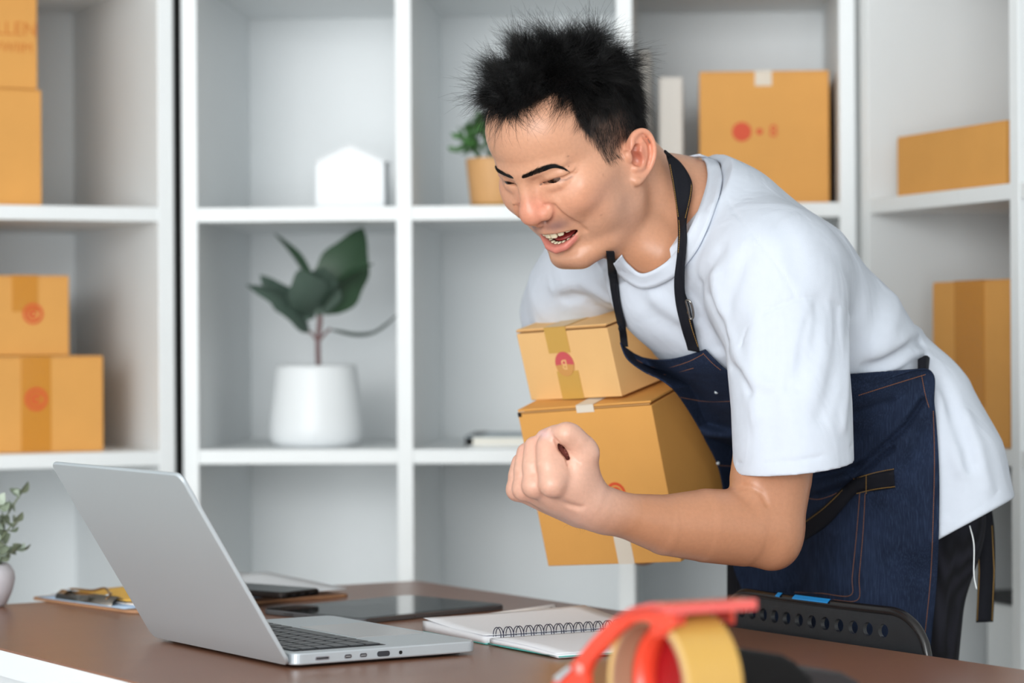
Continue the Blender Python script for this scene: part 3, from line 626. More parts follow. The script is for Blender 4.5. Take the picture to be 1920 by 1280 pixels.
# ---------------------------------------------------------------- black stepped device behind the roll
dv_ = thing('desk_device', 'black stepped plastic device beside the tape roll, blurred', 'device'); M_blk = mat('black_plastic', srgb(8, 8, 10), .5, spec=.3); dv_.matrix_world = frame2(W(1372, 1300, 2.12)[:2], AX)
def dq(px_, py_):
    o = np.array(W(1372, 1300, 2.12)[:2]); k = (px_-960)/FPX; q = (k*o[1]-o[0])/(AX[0]-k*AX[1]); D = o[1]+AX[1]*q; return q, CAMZ-(py_-640)/FPX*D-DESK_Z
pr = [dq(1350, 1208), dq(1472, 1228), dq(1494, 1240), dq(1526, 1272)]; pts = [(pr[0][0], 0)]+pr+[(pr[3][0], 0)]
o = prism('housing', pts[::-1], 0, .07, M_blk, dv_, bev=.004, seg=3); o.data.transform(Matrix(((1, 0, 0, 0), (0, 0, 1, 0), (0, 1, 0, 0), (0, 0, 0, 1)))); o.data.flip_normals()
pr = [dq(1500, 1250), dq(1590, 1262), dq(1622, 1280)]; pts = [(pr[0][0], .001)]+pr+[(pr[2][0], .001)]
o = prism('front_step', pts[::-1], .006, .064, mat('dark_grey_plastic', srgb(44, 40, 42), .5), dv_, bev=.003, seg=2); o.data.transform(Matrix(((1, 0, 0, 0), (0, 0, 1, 0), (0, 1, 0, 0), (0, 0, 0, 1)))); o.data.flip_normals()
# ---------------------------------------------------------------- chair
ch = thing('chair', 'black plastic chair with rows of round holes in the backrest', 'chair'); CB = DC+DU*.655+DN*.038; ch.matrix_world = frame2(CB, DU, 0)      # x along the desk, y towards the man
M_ch = mat('worn_black_plastic', srgb(36, 37, 40), .30, noise=.12, nscale=45, bump=.15, bscale=300); CWid, ztop, zbot = .358, .788, .50
def bend(x): return -.014*(1-((x-CWid/2)/(CWid/2))**2)-.006          # backrest curves round the sitter
bm = bmesh.new()
# outline with holes: build the plate as a grid of square cells, each with an octagonal-to-round hole where needed
xs = np.linspace(0, CWid, 75); hx = [.0445+.0228*i for i in range(12)]; hz = [.766, .734, .702, .670, .638, .606]; R_ = .0074
cell = []
def top_z(x):
    e = min(x, CWid-x); rr = .055; return ztop-(rr-math.sqrt(max(0, rr*rr-(rr-e)**2)) if e < rr else 0)
V = []; F = []; 
def addv(x, z): V.append((x, z)); return len(V)-1
def quadcell(x0, x1, z0, z1, hole):
    if not hole: F.append([addv(x0, z0), addv(x1, z0), addv(x1, z1), addv(x0, z1)]); return
    cx, cz = (x0+x1)/2, (z0+z1)/2; n = 24; sq = []; ci_ = []
    for i in range(n):
        a = 2*math.pi*i/n+math.pi/4; c_, s_ = math.cos(a), math.sin(a); m_ = max(abs(c_), abs(s_)); sq.append(addv(cx+c_/m_*(x1-x0)/2, cz+s_/m_*(z1-z0)/2)); ci_.append(addv(cx+R_*c_, cz+R_*s_))
    for i in range(n): F.append([sq[i], sq[(i+1) % n], ci_[(i+1) % n], ci_[i]])
zg = [zbot]; 
for z in sorted(hz): zg += [z-.012, z+.012]
xg = [.0, .005, .010, .016, .024]+sum([[h-.0114+1e-9, h+.0114-1e-9] for h in hx], [])
xg = sorted(set(round(v, 5) for v in xg if v < CWid-.03))+[CWid-.044, CWid-.036, CWid-.026, CWid-.018, CWid-.011, CWid-.005, CWid]; zg = sorted(set(round(v, 5) for v in zg))+[.785]
for i in range(len(xg)-1):
    for j in range(len(zg)-1):
        x0, x1, z0, z1 = xg[i], xg[i+1], zg[j], zg[j+1]
        if x1-x0 < 1e-4: continue
        hole = any(abs((x0+x1)/2-h) < .002 for h in hx) and any(abs((z0+z1)/2-z) < .002 for z in hz) and .02 < x1-x0 < .03; quadcell(x0, x1, z0, z1, hole)
    x0, x1 = xg[i], xg[i+1]; n = max(1, int((x1-x0)/.006))
    for k2 in range(n): a, b = x0+(x1-x0)*k2/n, x0+(x1-x0)*(k2+1)/n; F.append([addv(a, zg[-1]), addv(b, zg[-1]), addv(b, max(zg[-1], top_z(b))), addv(a, max(zg[-1], top_z(a)))])
P3 = []
for x, z in V:
    zt_ = top_z(x); z = min(z, zt_-.0); yb = bend(x)+.10*(z-.75)*.35; P3.append((x, yb, z))
bm = bmesh.new(); bv = [bm.verts.new(p) for p in P3]
for f_ in F:
    try: bm.faces.new([bv[i] for i in f_])
    except Exception: pass
bmesh.ops.remove_doubles(bm, verts=bm.verts, dist=.00005); bmesh.ops.dissolve_degenerate(bm, edges=bm.edges, dist=.00003)
ob = bm_obj('backrest', bm, M_ch, ch, False); md_ = ob.modifiers.new('thick', 'SOLIDIFY'); md_.thickness = .0055; md_.offset = 0
mb = MB(); pth = [(0, bend(0), zbot)]+[(x, bend(x)+.10*(top_z(x)-.75)*.35, top_z(x)) for x in np.concatenate([np.linspace(0.0005, .06, 14), np.linspace(.08, CWid-.08, 14), np.linspace(CWid-.06, CWid-.0005, 14)])]+[(CWid, bend(CWid), zbot)]
mb.tube(pth, .0052, ns=10); mb.build('rim', mat('black_plastic_rim', srgb(30, 28, 29), .25), ch, True)
box('seat', (CWid/2, -.24, .44), (.43, .42, .03), M_ch, ch, bev=.012, seg=3); M_cm = mat('grey_metal', srgb(120, 120, 124), .35, metal=.8)
for x in (.03, CWid-.03):
    for y, tp in ((-.02, .52), (-.42, .43)): mb = MB(); mb.tube([(x, y+(.02 if y > -.1 else -.03), 0), (x, y, tp)], .011, ns=12); mb.build('leg', M_cm, ch, True)
M_blue = mat('blue_tape', srgb(30, 138, 206), .4)
for xa, xb, dz in ((.118, .126, -.001), (.150, .212, -.002)):
    V = [];
    for x in np.linspace(xa, xb, 10):
        for y_, z_ in ((bend(x)-.0050, ztop+.0014), (bend(x)-.0047, ztop+.0024), (bend(x)-.0005, ztop+.0058), (bend(x)+.0055, ztop+.0046)): V.append((x, y_, z_))
    n = len(V); V += [(v[0], v[1]-.0005, v[2]+.0003) for v in V]; F = []
    for i in range(9):
        for k2 in range(3): q = i*4+k2; F += [(q, q+4, q+5, q+1), (n+q, n+q+1, n+q+5, n+q+4)]
    mesh_np('blue_tape_strip', V, F, M_blue, ch, False)
# ================================================================ the man: one continuous sculpted body
HR = np.array([[0.74695221, -0.55504282, -0.36604626], [-0.66461541, -0.60784945, -0.43451744], [-0.01867477, -0.56784375, 0.8229245]])
HT = np.array([.0729, 2.98, 1.286])
def HP(px, py, x):
    """head-local point (mm; x = his left, y = forward, z = up) seen at a pixel of the photograph, at the given x"""
    d = HR.T@np.array([(px-960)/FPX, 1, -(py-640)/FPX]); o = HR.T@(np.array([0, 0, CAMZ])-HT); s = (x/1000-o[0])/d[0]
    return (o+s*d)*1000
def H2W(p): return np.asarray(p, float)/1000@HR.T+HT
body = Sculpt(); HD = body.frame(HR, HT, 1000.0)
def hu(prim, k=12): body.add(prim, k, 'u', HD)
def hs(prim, k=6): body.add(prim, k, 's', HD)
def both(fn):
    for sx in (1, -1): fn(sx)
def mir(pts, sx): return [(p[0]*sx, p[1], p[2]) for p in pts]
def roty(deg):
    a = math.radians(deg); return np.array([[math.cos(a), 0, math.sin(a)], [0, 1, 0], [-math.sin(a), 0, math.cos(a)]], np.float32)
def hit(S, px, py, d0=2.3, d1=3.9, n=90):
    """first point of a sculpt met by the sight lines through pixels (arrays)"""
    px = np.atleast_1d(np.asarray(px, float)); py = np.atleast_1d(np.asarray(py, float))
    dr = np.stack([(px-960)/FPX, np.ones_like(px), -(py-640)/FPX], 1); t = np.full(len(px), d0)
    for _ in range(n):
        d = S.eval(dr*t[:, None]+np.array([0, 0, CAMZ])); t = np.minimum(t+np.clip(d, -.02, .2)*.85, d1)
        if (np.abs(d)[t < d1] < 1e-4).all(): break
    return dr*t[:, None]+np.array([0, 0, CAMZ])
def w2h(P): return (np.asarray(P)-HT)@HR*1000
# cranium and masses of the face
hu(f_ell((0, 0, 50), (75, 94, 76)), 0)
hu(f_ell((0, 49, 66), (52, 42, 42)), 14)
hu(f_ell((0, 55, -8), (56, 40, 46)), 18)                       # mid face
hu(f_ell((0, 54, -42), (33, 39.5, 29)), 12)                      # muzzle
both(lambda s: hu(f_tube(mir([(64, -2, -8), (59, 4, -50), (56, 10, -58)], s), [12, 13, 14]), 14))
both(lambda s: hu(f_tube(mir([(56, 10, -58), (40, 42, -77), (14, 66, -87)], s), [14, 14, 15]), 14))
hu(f_ell((0, 67, -85), (23, 19, 14.5)), 10)                    # chin
hu(f_ell((0, 34, -60), (42, 42, 21)), 14); both(lambda s: hu(f_ell((57*s, 22, -34), (15, 32, 34)), 16))                      # floor of the mouth
both(lambda s: hu(f_ell((37*s, 41, -38), (25, 28, 36)), 14))   # cheek
both(lambda s: hu(f_ell((55*s, 38, 2), (16, 34, 18)), 18))     # zygoma
both(lambda s: hu(f_ell((39*s, 63.5, -11), (21, 20, 18)), 14))     # cheek lifted by the smile
both(lambda s: hs(f_ell((86*s, 46, 48), (18, 30, 30)), 14))    # temple
# brow, sockets, lids
hu(f_tube([(-46, 70, 36), (-28, 84, 37), (-10, 89, 35), (0, 88.5, 36), (10, 89, 35), (28, 84, 37), (46, 70, 36)], [2, 5.5, 7, 6.5, 7, 5.5, 2]), 12)
both(lambda s: hs(f_ell((29*s, 97, 21), (20, 9, 8)), 8))
both(lambda s: hu(f_tube(mir([(18, 82, 24), (30, 83.5, 26.5), (44, 75.5, 25.5), (52, 66, 23)], s), [3, 4.6, 4.4, 2.5]), 5))   # upper lid
both(lambda s: hu(f_tube(mir([(18, 81.5, 14.5), (27, 82.5, 12.6), (38, 78.5, 13.2), (48, 69, 16)], s), [3, 4.2, 4.2, 2.5]), 5))  # lower lid, full from smiling
# nose
hu(f_tube([(0, 88, 32), (0, 91.5, 22), (0, 96, 8), (0, 99, -4)], [7, 7.4, 8.6, 10.5]), 9)
hu(f_ell((0, 99.5, -12), (14.5, 13.5, 13)), 6)
both(lambda s: hu(f_ell((13.5*s, 90.5, -15), (8.8, 11.5, 8.8)), 5))
hu(f_tube([(0, 100, -18), (0, 96, -26)], [5, 5]), 5)
both(lambda s: hs(f_ell((8.2*s, 96.5, -24.5), (4.4, 7, 4.6)), 2.5))
# laugh line from the nostril to beyond the corner of the mouth
# lips and open mouth
def mouth_gap(P):
    x = np.abs(P[:, 0])/28.5; u = np.clip(1-x**2, 0, 1)
    top = -49.5+6.4*u**.7; bot = -50.5-11.2*u**.8
    zc = (top+bot)/2; h = (top-bot)/2
    d = np.abs(P[:, 2]-zc)-h
    d = np.maximum(d, (np.abs(P[:, 0])-28.5)); d = np.maximum(d, 52-P[:, 1]); return d
hu(f_tube([(-29, 66, -49.5), (-22, 77.5, -44.6), (-12, 86.5, -41.2), (0, 90.5, -40.8), (12, 86.5, -41.2), (22, 77.5, -44.6), (29, 66, -49.5)], [1.5, 2.8, 3.7, 3.9, 3.7, 2.8, 1.5]), 4)
hu(f_tube([(-29, 65.5, -51.3), (-22, 75, -59), (-12, 83, -64.8), (0, 86, -66.8), (12, 83, -64.8), (22, 75, -59), (29, 65.5, -51.3)], [1.6, 3.8, 5.0, 5.4, 5.0, 3.8, 1.6]), 4)
body.stroke([(-16, 80, -73), (0, 84, -75), (16, 80, -73)], 5, 2.0, HD)
body.add((mouth_gap, np.array([0, 75, -50], np.float32), 45), 2.2, 's', HD)
both(lambda s: body.stroke(mir([(29, 68, -50), (33, 65, -47)], s), 2.5, 2.2, HD))
# eye opening
both(lambda s: hs(f_ell((27.2*s, 84, 18.6), (9.6, 9, 1.35), roty(-3*s)), 1.2))
both(lambda s: body.stroke(mir([(17, 86, 17.5), (24, 87, 21), (34, 84, 22), (45, 77.5, 21), (54, 66, 22.5), (60, 58, 25)], s), 1.3, 1.3, HD))
both(lambda s: body.stroke(mir([(20, 86, 8), (30, 85, 5.5), (40, 80, 7.5)], s), 3, .35, HD))
both(lambda s: body.stroke(mir([(50, 71, 20), (60, 56, 16)], s), 1.6, .6, HD))
# ears: rim, folds, hollow
EAR = {}
def ear(s):
    E = lambda px, py, x: (lambda q: (q[0]*s, q[1], q[2]))(HP(px, py, x))
    plate = np.mean([HP(1204, 290, 80)], 0)
    c = HP(1203, 285, 79); hu(f_ell((c[0]*s, c[1], c[2]), (6, 17, 25), None), 5)
    low = HP(1198, 322, 76); hu(f_ell((low[0]*s, low[1], low[2]), (5, 9, 13)), 5)
    rim = [E(1179, 287, 72), E(1181, 267, 75), E(1190, 251, 79), E(1204, 245, 83), E(1217, 252, 86), E(1225, 270, 88), E(1226, 290, 87), E(1220, 310, 84), E(1208, 328, 80), E(1195, 339, 77), E(1187, 336, 74)]
    rim = catmull(rim, 3); hu(f_tube(rim, np.interp(np.linspace(0, 1, len(rim)), [0, .15, .5, .8, .92, 1], [4, 3.4, 3.2, 3.6, 6, 5])), 3)
    anti = [E(1202, 262, 82), E(1211, 280, 82.5), E(1211, 298, 82), E(1203, 312, 80), E(1192, 316, 78)]
    hu(f_tube(catmull(anti, 3), 3.4), 3)
    body.stroke([E(1193, 265, 82), E(1206, 256, 85), E(1217, 268, 86), E(1219, 290, 86), E(1213, 310, 83)], 2.4, 2.6, HD)
    q = HP(1193, 296, 80); hs(f_ell((q[0]*s, q[1], q[2]), (8, 6.5, 10)), 3)
    q = HP(1193, 277, 81); hs(f_ell((q[0]*s, q[1], q[2]), (6, 5, 4)), 3)
    q = HP(1178, 294, 75); hu(f_ell((q[0]*s, q[1], q[2]), (4.5, 4.5, 7)), 3)
both(ear)
# neck
NB = W(1272, 392, 3.075)
n0 = H2W((0, -22, 0)); n1 = H2W((0, -8, -48))
body.add(f_tube([n0, n1*.45+NB*.55+np.array([-.004, 0, .0]), NB], [.060, .060, .058]), .02)
body.add(f_tube([H2W((0, 20, -72)), W(1237, 472, 3.0)], [.028, .036]), .03)
body.add(f_tube([W(1285, 380, 3.06), W(1370, 445, 3.0)], [.036, .030]), .04)          # trapezius to the shoulder

# wing of the nose and laugh line, read where the sight lines meet the face and mirrored to the far cheek
_f = w2h(hit(body, [1040, 1052, 1066, 1080, 1090, 1096], [386, 399, 409, 418, 426, 432])); _a = w2h(hit(body, [1020, 1029, 1036, 1040, 1038, 1031], [384, 382, 387, 396, 406, 414]))
_l = w2h(hit(body, [1013, 1020, 1030, 1040, 1048, 1062, 1072], [346.5, 342.5, 339, 338, 338, 337, 331]))
both(lambda s: body.stroke(mir(_a, s), 1.7, 2.0, HD))
both(lambda s: body.stroke(mir(_f, s), 2.8, 3.0, HD))
both(lambda s: body.stroke(mir(_f[:4]+np.array([3.5, -1, 3.5]), s), 4.5, -1.3, HD))
# left arm with the raised fist
def bu(prim, k=.012): body.add(prim, k, 'u')
SH = W(1455, 500, 2.93)
bu(f_tube([SH, W(1458, 760, 2.90), W(1447, 895, 2.885), W(1442, 975, 2.872)], [.050, .046, .0435, .038]), .03)
bu(f_ell(W(1412, 918, 2.87), (.018, .03, .032)), .02)                                     # biceps bunched at the crook
bu(f_tube([W(1440, 1000, 2.87), W(1395, 990, 2.862), W(1325, 985, 2.845), W(1250, 984, 2.825), W(1180, 968, 2.803), W(1120, 953, 2.785)], [.0365, .041, .0395, .0325, .0245, .0225]), .012)
bu(f_ell(W(1452, 1024, 2.868), (.022, .024, .022)), .016)                                 # point of the elbow
_cr = hit(body, [1392, 1412, 1428, 1438], [911, 915, 925, 944]); body.stroke(_cr, .0034, .0014)   # crease of the bent elbow
# hand: palm, metacarpals
MCP = [W(1036, 906, 2.738), W(1003, 909, 2.756), W(984, 915, 2.778), W(971, 917, 2.80)]
WR = W(1112, 950, 2.79)
bu(f_tube([W(1132, 957, 2.79), W(1098, 940, 2.777)], [.0215, .025]), .012)
for i, (m, r) in enumerate(zip(MCP, [.0125, .0125, .012, .011])):
    b = W(1098-5*i, 930+9*i, 2.772+.008*i); bu(f_tube([b, (b+m)/2, m], [.017, .0145, r]), .009)
bu(f_ell((MCP[0]+MCP[3]+WR*1.2)/3.2+np.array([.012, .0, .004]), (.034, .03, .026)), .012)
bu(f_ell(W(1080, 882, 2.762), (.019, .022, .028)), .012)                                   # thenar mass
bu(f_tube([W(1100, 924, 2.78), W(1094, 884, 2.766), W(1095, 852, 2.757)], [.018, .0165, .0145]), .008)
# fingers, each bent at its knuckles: base, middle joint, last joint, tip
def finger(pts, rad, k=.0035):
    bu(f_tube(pts, rad), k)
PIP = [W(1027, 837, 2.752), W(1003, 838, 2.768), W(988, 849, 2.786), W(977, 867, 2.805)]
FR = [.0124, .0118, .0112, .0102]
for i in (3, 2, 1, 0):
    m, p, r = MCP[i], PIP[i], FR[i]
    d = W(1062-6*i, 852+4*i, p[1]+.018); t = W(1066-6*i, 886+2*i, p[1]+.020)
    c = np.array([-.002, -.003, 0])
    finger([m, (m+p)/2+c, p, d, t], [r*1.02, r*1.0, r*.98, r*.92, r*.8], .0045 if i else .005)
    body.stroke([p+np.array([-.008, -.008, .010]), p+np.array([.0, -.011, .010])], .0016, .0003)
bu(f_tube([W(1046, 892, 2.742), W(1045, 862, 2.748), W(1036, 838, 2.756)], [.0115, .0112, .0105]), .006)
for i in range(4):                                                                          # knuckle tops
    bu(f_ell(MCP[i]+np.array([-.001, -.003, -.001]), np.array([.0115, .0115, .0115])*(1, .98, .95, .88)[i]), .006)
for i in range(3):                                                                          # grooves between fingers
    a = (MCP[i]+MCP[i+1])/2+np.array([0, -.009, .012]); b = (PIP[i]+PIP[i+1])/2+np.array([0, -.009, .004]); body.stroke([a, (a+b)/2, b], .0026, .0008)
# thumb folded over the top
bu(f_tube([W(1095, 850, 2.757), W(1079, 828, 2.748), W(1062, 813, 2.742)], [.0142, .0122, .0115]), .006)
bu(f_tube([W(1062, 813, 2.742), W(1040, 816, 2.752), W(1021, 820, 2.764)], [.0112, .0108, .0088]), .004)
bu(f_ell(W(1100, 846, 2.757), (.011, .012, .012)), .006)
bu(f_tube([W(1090, 836, 2.754), W(1073, 816, 2.747)], [.0128, .0115]), .005)
for d_ in (2.735, 2.741, 2.747, 2.753, 2.759, 2.765, 2.771):
    body.add(f_tube([W(1041, 824, d_), W(1053, 841, d_), W(1065, 859, d_)], [.0016, .0040, .0030]), .0012, 's')
bu(f_tube([W(1036, 832, 2.764), W(1051, 852, 2.766), W(1060, 870, 2.768)], [.0072, .0068, .0062]), .001)
body.stroke([W(1063, 861, 2.742), W(1062, 870, 2.742), W(1061, 880, 2.740)], .0016, .0026)
body.stroke([W(1024, 815, 2.741), W(1034, 817, 2.740), W(1044, 827, 2.738)], .0018, .0026)
body.stroke([W(1068, 850, 2.742), W(1077, 858, 2.740), W(1086, 868, 2.7405)], .0014, .0012); body.stroke([W(1066, 845, 2.741), W(1074, 849, 2.738)], .0014, .0012)
body.stroke([W(1030, 811, 2.741), W(1033, 805, 2.744), W(1034, 799, 2.75)], .0014, .0012)
body.stroke([W(1020, 937, 2.735), W(1050, 946, 2.742), W(1090, 948, 2.752)], .0035, .0022)
# tendons and veins on the back of the hand
for a, b in (((1045, 925), (1095, 948)), ((1005, 930), (1090, 962)), ((985, 938), (1080, 975))):
    body.stroke([W(*a, 2.73), W(*b, 2.755)], .004, -.0009)
# trunk under the clothes, right arm behind the boxes with its hand spread on their far side
U = np.array([.544, -.839, 0]); NF = np.array([-.839, -.544, 0])       # towards his left, and the way he faces
bu(f_elltube([W(1560, 720, 3.17), W(1490, 640, 3.13), W(1390, 530, 3.09), W(1320, 450, 3.07)], [.04, .05, .10, .10], [.04, .05, .075, .065], U), .03)
RS = W(1105, 480, 3.22); RE = np.array([.125, 3.52, .985]); RW = np.array([.165, 3.475, .875])
bu(f_tube([W(1300, 460, 3.10), RS], [.05, .042]), .03); bu(f_tube([RS, (RS+RE)/2, RE], [.044, .042, .036]), .02)
bu(f_tube([RE, (RE+RW)/2, RW], [.036, .036, .026]), .015)
for i, (a_, l_) in enumerate(((-62, .052), (-22, .070), (-4, .076), (12, .071), (30, .058))):       # palm and spread fingers on the far face of the box
    a_ = math.radians(a_+165); d_ = np.array([.84*math.cos(a_), -.54*math.cos(a_), math.sin(a_)]); b_ = RW+np.array([.005, -.03, -.045])+d_*.03*(i > 0)
    bu(f_tube([b_, b_+d_*l_*.55+np.array([.004, .006, 0]), b_+d_*l_], [.0105, .0095, .0075]), .006)
bu(f_ell(RW+np.array([.004, -.022, -.04]), (.036, .018, .045)), .02)
person = thing('person', 'person in white t-shirt and denim apron leaning over the desk, laughing, left fist raised', 'person', (.43, 3.19, 0))
def under(o): 
    o.parent = person; o.matrix_parent_inverse = person.matrix_world.inverted() if False else Matrix.Translation(-Vector(person.location)); return o
BV, BQ = body.mesh(np.array([-.2, 2.62, .70]), np.array([.62, 3.62, 1.46]), .00155)
BV = np.asarray(BV, np.float32)
L = w2h(BV)                                                    # head-local millimetres
def lerp(C, c, w):
    w = np.clip(w, 0, 1)[:, None]; return C*(1-w)+np.array(srgb(*c)[:3])*w
def gs(p, s): return np.exp(-(((L-np.array(p))/np.array(s))**2).sum(1))
HAIRP = [(-2, 100), (26, 104), (48, 103), (59, 97), (59, 88), (55.5, 72), (55.7, 58), (61, 42), (64.5, 27), (63.5, 6), (66.5, -10), (71.5, -10), (79, 0), (86, 8), (97, 13), (113, 14), (124, 0), (133, -28), (150, -42), (182, -50), (182, 300), (-2, 300)]
def hair_sd(Lp):
    """signed distance (mm, positive inside) to the hairline, measured over (azimuth, height)"""
    c = np.array([1.25, 1.0]); x = np.stack([np.degrees(np.arctan2(np.abs(Lp[:, 0]), Lp[:, 1])), Lp[:, 2]], 1)*c
    V = np.array(HAIRP, float)*c; d = np.full(len(x), 1e9); ins = np.zeros(len(x), bool)
    for i in range(len(V)):
        a, b = V[i], V[(i+1) % len(V)]; e = b-a; t = np.clip(((x-a)@e)/(e@e), 0, 1); q = x-a-t[:, None]*e; d = np.minimum(d, (q**2).sum(1))
        cnd = ((a[1] <= x[:, 1]) != (b[1] <= x[:, 1])); ins ^= cnd & (x[:, 0] < (b[0]-a[0])*(x[:, 1]-a[1])/(b[1]-a[1]+1e-12)+a[0])
    return np.where(ins, 1, -1)*np.sqrt(d)
def hair_amt(Lp, sd):
    az = np.degrees(np.arctan2(np.abs(Lp[:, 0]), Lp[:, 1])); side = np.clip(1-np.abs(az-85)/45, 0, 1)**.5
    fade = np.interp(Lp[:, 2], [-5, 12, 40, 66], [.30, .38, .75, 1.0]); return np.clip(sd/4+.3, 0, 1)*(1-side*(1-fade))
face = L[:, 1] > -130
C = np.tile(np.array(srgb(210, 156, 126)[:3]), (len(BV), 1))
C = lerp(C, (188, 133, 101), np.clip((-L[:, 2]-70)/45, 0, 1)*.95)        # arms more tanned; neck darkened with them, its shade painted in
C = lerp(C, (222, 138, 116), 1.0*gs((0, 98, -10), (22, 18, 19)))         # nose
C = lerp(C, (222, 148, 120), .5*(gs((44, 62, -10), (26, 30, 24))+gs((-44, 62, -10), (26, 30, 24))))
C = lerp(C, (232, 150, 122), .7*(gs((84, -18, -2), (16, 26, 36))+gs((-84, -18, -2), (16, 26, 36))))
_q = HP(1194, 290, 78); C = lerp(C, (168, 84, 66), .85*gs(_q, (8, 8, 13)))  # hollow of the ear darkened, its shade painted in
C = lerp(C, (138, 102, 98), .92*(gs((15, 86, -34), (15, 12, 7.5))+gs((-15, 86, -34), (15, 12, 7.5))))      # shaved upper lip
C = lerp(C, (158, 118, 100), .5*gs((0, 78, -92), (28, 22, 16))+.42*(gs((55, 24, -50), (24, 34, 30))+gs((-55, 24, -50), (24, 34, 30))))
_q = HP(1160, 376, 62); C = lerp(C, (168, 132, 114), .5*(gs(_q, (18, 24, 34))+gs(_q*[-1, 1, 1], (18, 24, 34))))
up_f = f_tube([(-28, 67, -49.3), (-22, 78.5, -46.3), (-12, 87.5, -44), (0, 92, -44.5), (12, 87.5, -44), (22, 78.5, -46.3), (28, 67, -49.3)], [.2, 2.2, 3.2, 3.2, 3.2, 2.2, .2])[0]
lo_f = f_tube([(-28, 67, -51.3), (-22, 77, -58.5), (-12, 85, -64), (0, 88.5, -66), (12, 85, -64), (22, 77, -58.5), (28, 67, -51.3)], [1, 3.4, 4.8, 5.2, 4.8, 3.4, 1])[0]
L32 = L.astype(np.float32)
C = lerp(C, (205, 118, 104), .75*np.clip(1-up_f(L32)/1.5, 0, 1)); C = lerp(C, (204, 118, 108), .85*np.clip(1-lo_f(L32)/2.2, 0, 1))
lipf = 90-(L[:, 0]/29)**2*23
C = lerp(C, (70, 14, 14), ((np.abs(L[:, 0]) < 30) & (mouth_gap(L32) < 1.2)).astype(float)*np.clip((lipf-5-L[:, 1])/4, 0, 1))
for s in (1, -1):
    C = lerp(C, (60, 30, 24), .9*gs((8.2*s, 94, -25), (4, 6, 4)))  # nostrils darkened, painting the shade inside them
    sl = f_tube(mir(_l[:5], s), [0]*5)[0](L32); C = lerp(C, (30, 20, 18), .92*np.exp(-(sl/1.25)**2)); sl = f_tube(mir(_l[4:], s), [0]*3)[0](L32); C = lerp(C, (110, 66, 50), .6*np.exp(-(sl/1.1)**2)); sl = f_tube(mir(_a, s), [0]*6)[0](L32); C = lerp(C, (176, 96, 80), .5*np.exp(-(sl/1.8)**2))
    C = lerp(C, (190, 128, 104), .45*gs((31*s, 82, 9), (14, 9, 3.5)))
for px, py, r in ((963, 384, 1.3), (1065, 293, .9), (1066, 312, .9), (1127, 403, .9), (1131, 328, .9), (1212, 256, 1.3)):
    q = w2h(hit(body, px, py))[0]; C = lerp(C, (96, 56, 42), .6*np.exp(-(((L-q)/r)**2).sum(1)))
hd = W(1030, 865, 2.757); dh = np.linalg.norm(BV-hd, axis=1)
C = lerp(C, (222, 174, 152), np.clip((.115-dh)/.05, 0, 1))
for m in MCP+PIP: C = lerp(C, (226, 158, 140), .45*np.exp(-(np.linalg.norm(BV-m, axis=1)/.012)**2))
_hs = f_tube([W(1041, 824, 2.76), W(1053, 841, 2.76), W(1065, 859, 2.76)], [.003, .005, .004])[0](np.stack([BV[:, 0], BV[:, 1]*.35+2.76*.65, BV[:, 2]], 1).astype(np.float32)); C = lerp(C, (150, 62, 56), .8*np.clip(1-_hs/.003, 0, 1)*np.clip((BV[:, 1]-2.744)/.006, 0, 1)*(dh < .06))  # hole between thumb and finger painted darker to read as shade
C = lerp(C, (234, 190, 186), .9*np.exp(-(((BV-W(1020, 813, 2.752))/np.array([.008, .02, .0045]))**2).sum(1)))
sd = hair_sd(L); amt = hair_amt(L, sd); top = L[:, 2] > -60
ear_zone = np.minimum(np.linalg.norm((L-np.array([80, -12, -4]))/np.array([13, 27, 38]), axis=1), np.linalg.norm((L-np.array([-80, -12, -4]))/np.array([13, 27, 38]), axis=1)) < 1
scalp = top & ~ear_zone & (sd > -3) & (np.linalg.norm((L-np.array([0, 0, 50]))/np.array([75, 94, 76.]), axis=1) < 1.13)
C = lerp(C, (34, 26, 24), np.where(scalp, np.clip(amt*1.1-.02, 0, .97), 0))
skin = mat('skin', srgb(217, 163, 130), .35, noise=.05, nscale=260, bump=.13, bscale=900, attr='col', sss=.12, spec=.42)
bo = under(mesh_quads('body', BV, BQ, skin)); vcol(bo, C)

# ---- strands of hair as three sided tubes in one mesh
def strands(name, P0, D0, Ln, bend, r0, seg, m, jit=0., parent=person, curl=None):
    n = len(P0); t = np.linspace(0, 1, seg+1)[None, :, None]
    Pt = P0[:, None, :]+Ln[:, None, None]*(D0[:, None, :]*t+bend[:, None, :]*t*t)
    if curl is not None:
        ca, cp, cf = curl; e1 = nrm(np.cross(D0, np.array([.2, .4, .9]))); e2 = np.cross(nrm(D0), e1); w_ = cf[:, None, None]*t+cp[:, None, None]
        Pt = Pt+ca[:, None, None]*t*((np.cos(w_)-np.cos(cp)[:, None, None])*e1[:, None]+(np.sin(w_)-np.sin(cp)[:, None, None])*e2[:, None])
    if jit: Pt[:, 1:] += np.cumsum(RNG.normal(0, jit, (n, seg, 3)), 1)*Ln[:, None, None]
    T = np.gradient(Pt, axis=1); T /= np.linalg.norm(T, axis=2, keepdims=True)+1e-9
    u = np.cross(T, np.array([.3, .5, .81])); u /= np.linalg.norm(u, axis=2, keepdims=True)+1e-9; v = np.cross(T, u)
    r = (r0[:, None]*np.linspace(1, .10, seg+1)[None]**.8)[..., None]
    V = np.stack([Pt+r*(math.cos(a)*u+math.sin(a)*v) for a in (0, 2.094, 4.189)], 2).reshape(-1, 3)
    b = (np.arange(n)[:, None]*(seg+1)+np.arange(seg)[None]).reshape(-1)*3
    Q = np.concatenate([np.stack([b+k, b+(k+1) % 3, b+3+(k+1) % 3, b+3+k], 1) for k in range(3)], 0)
    return under(mesh_quads(name, V, Q, m))
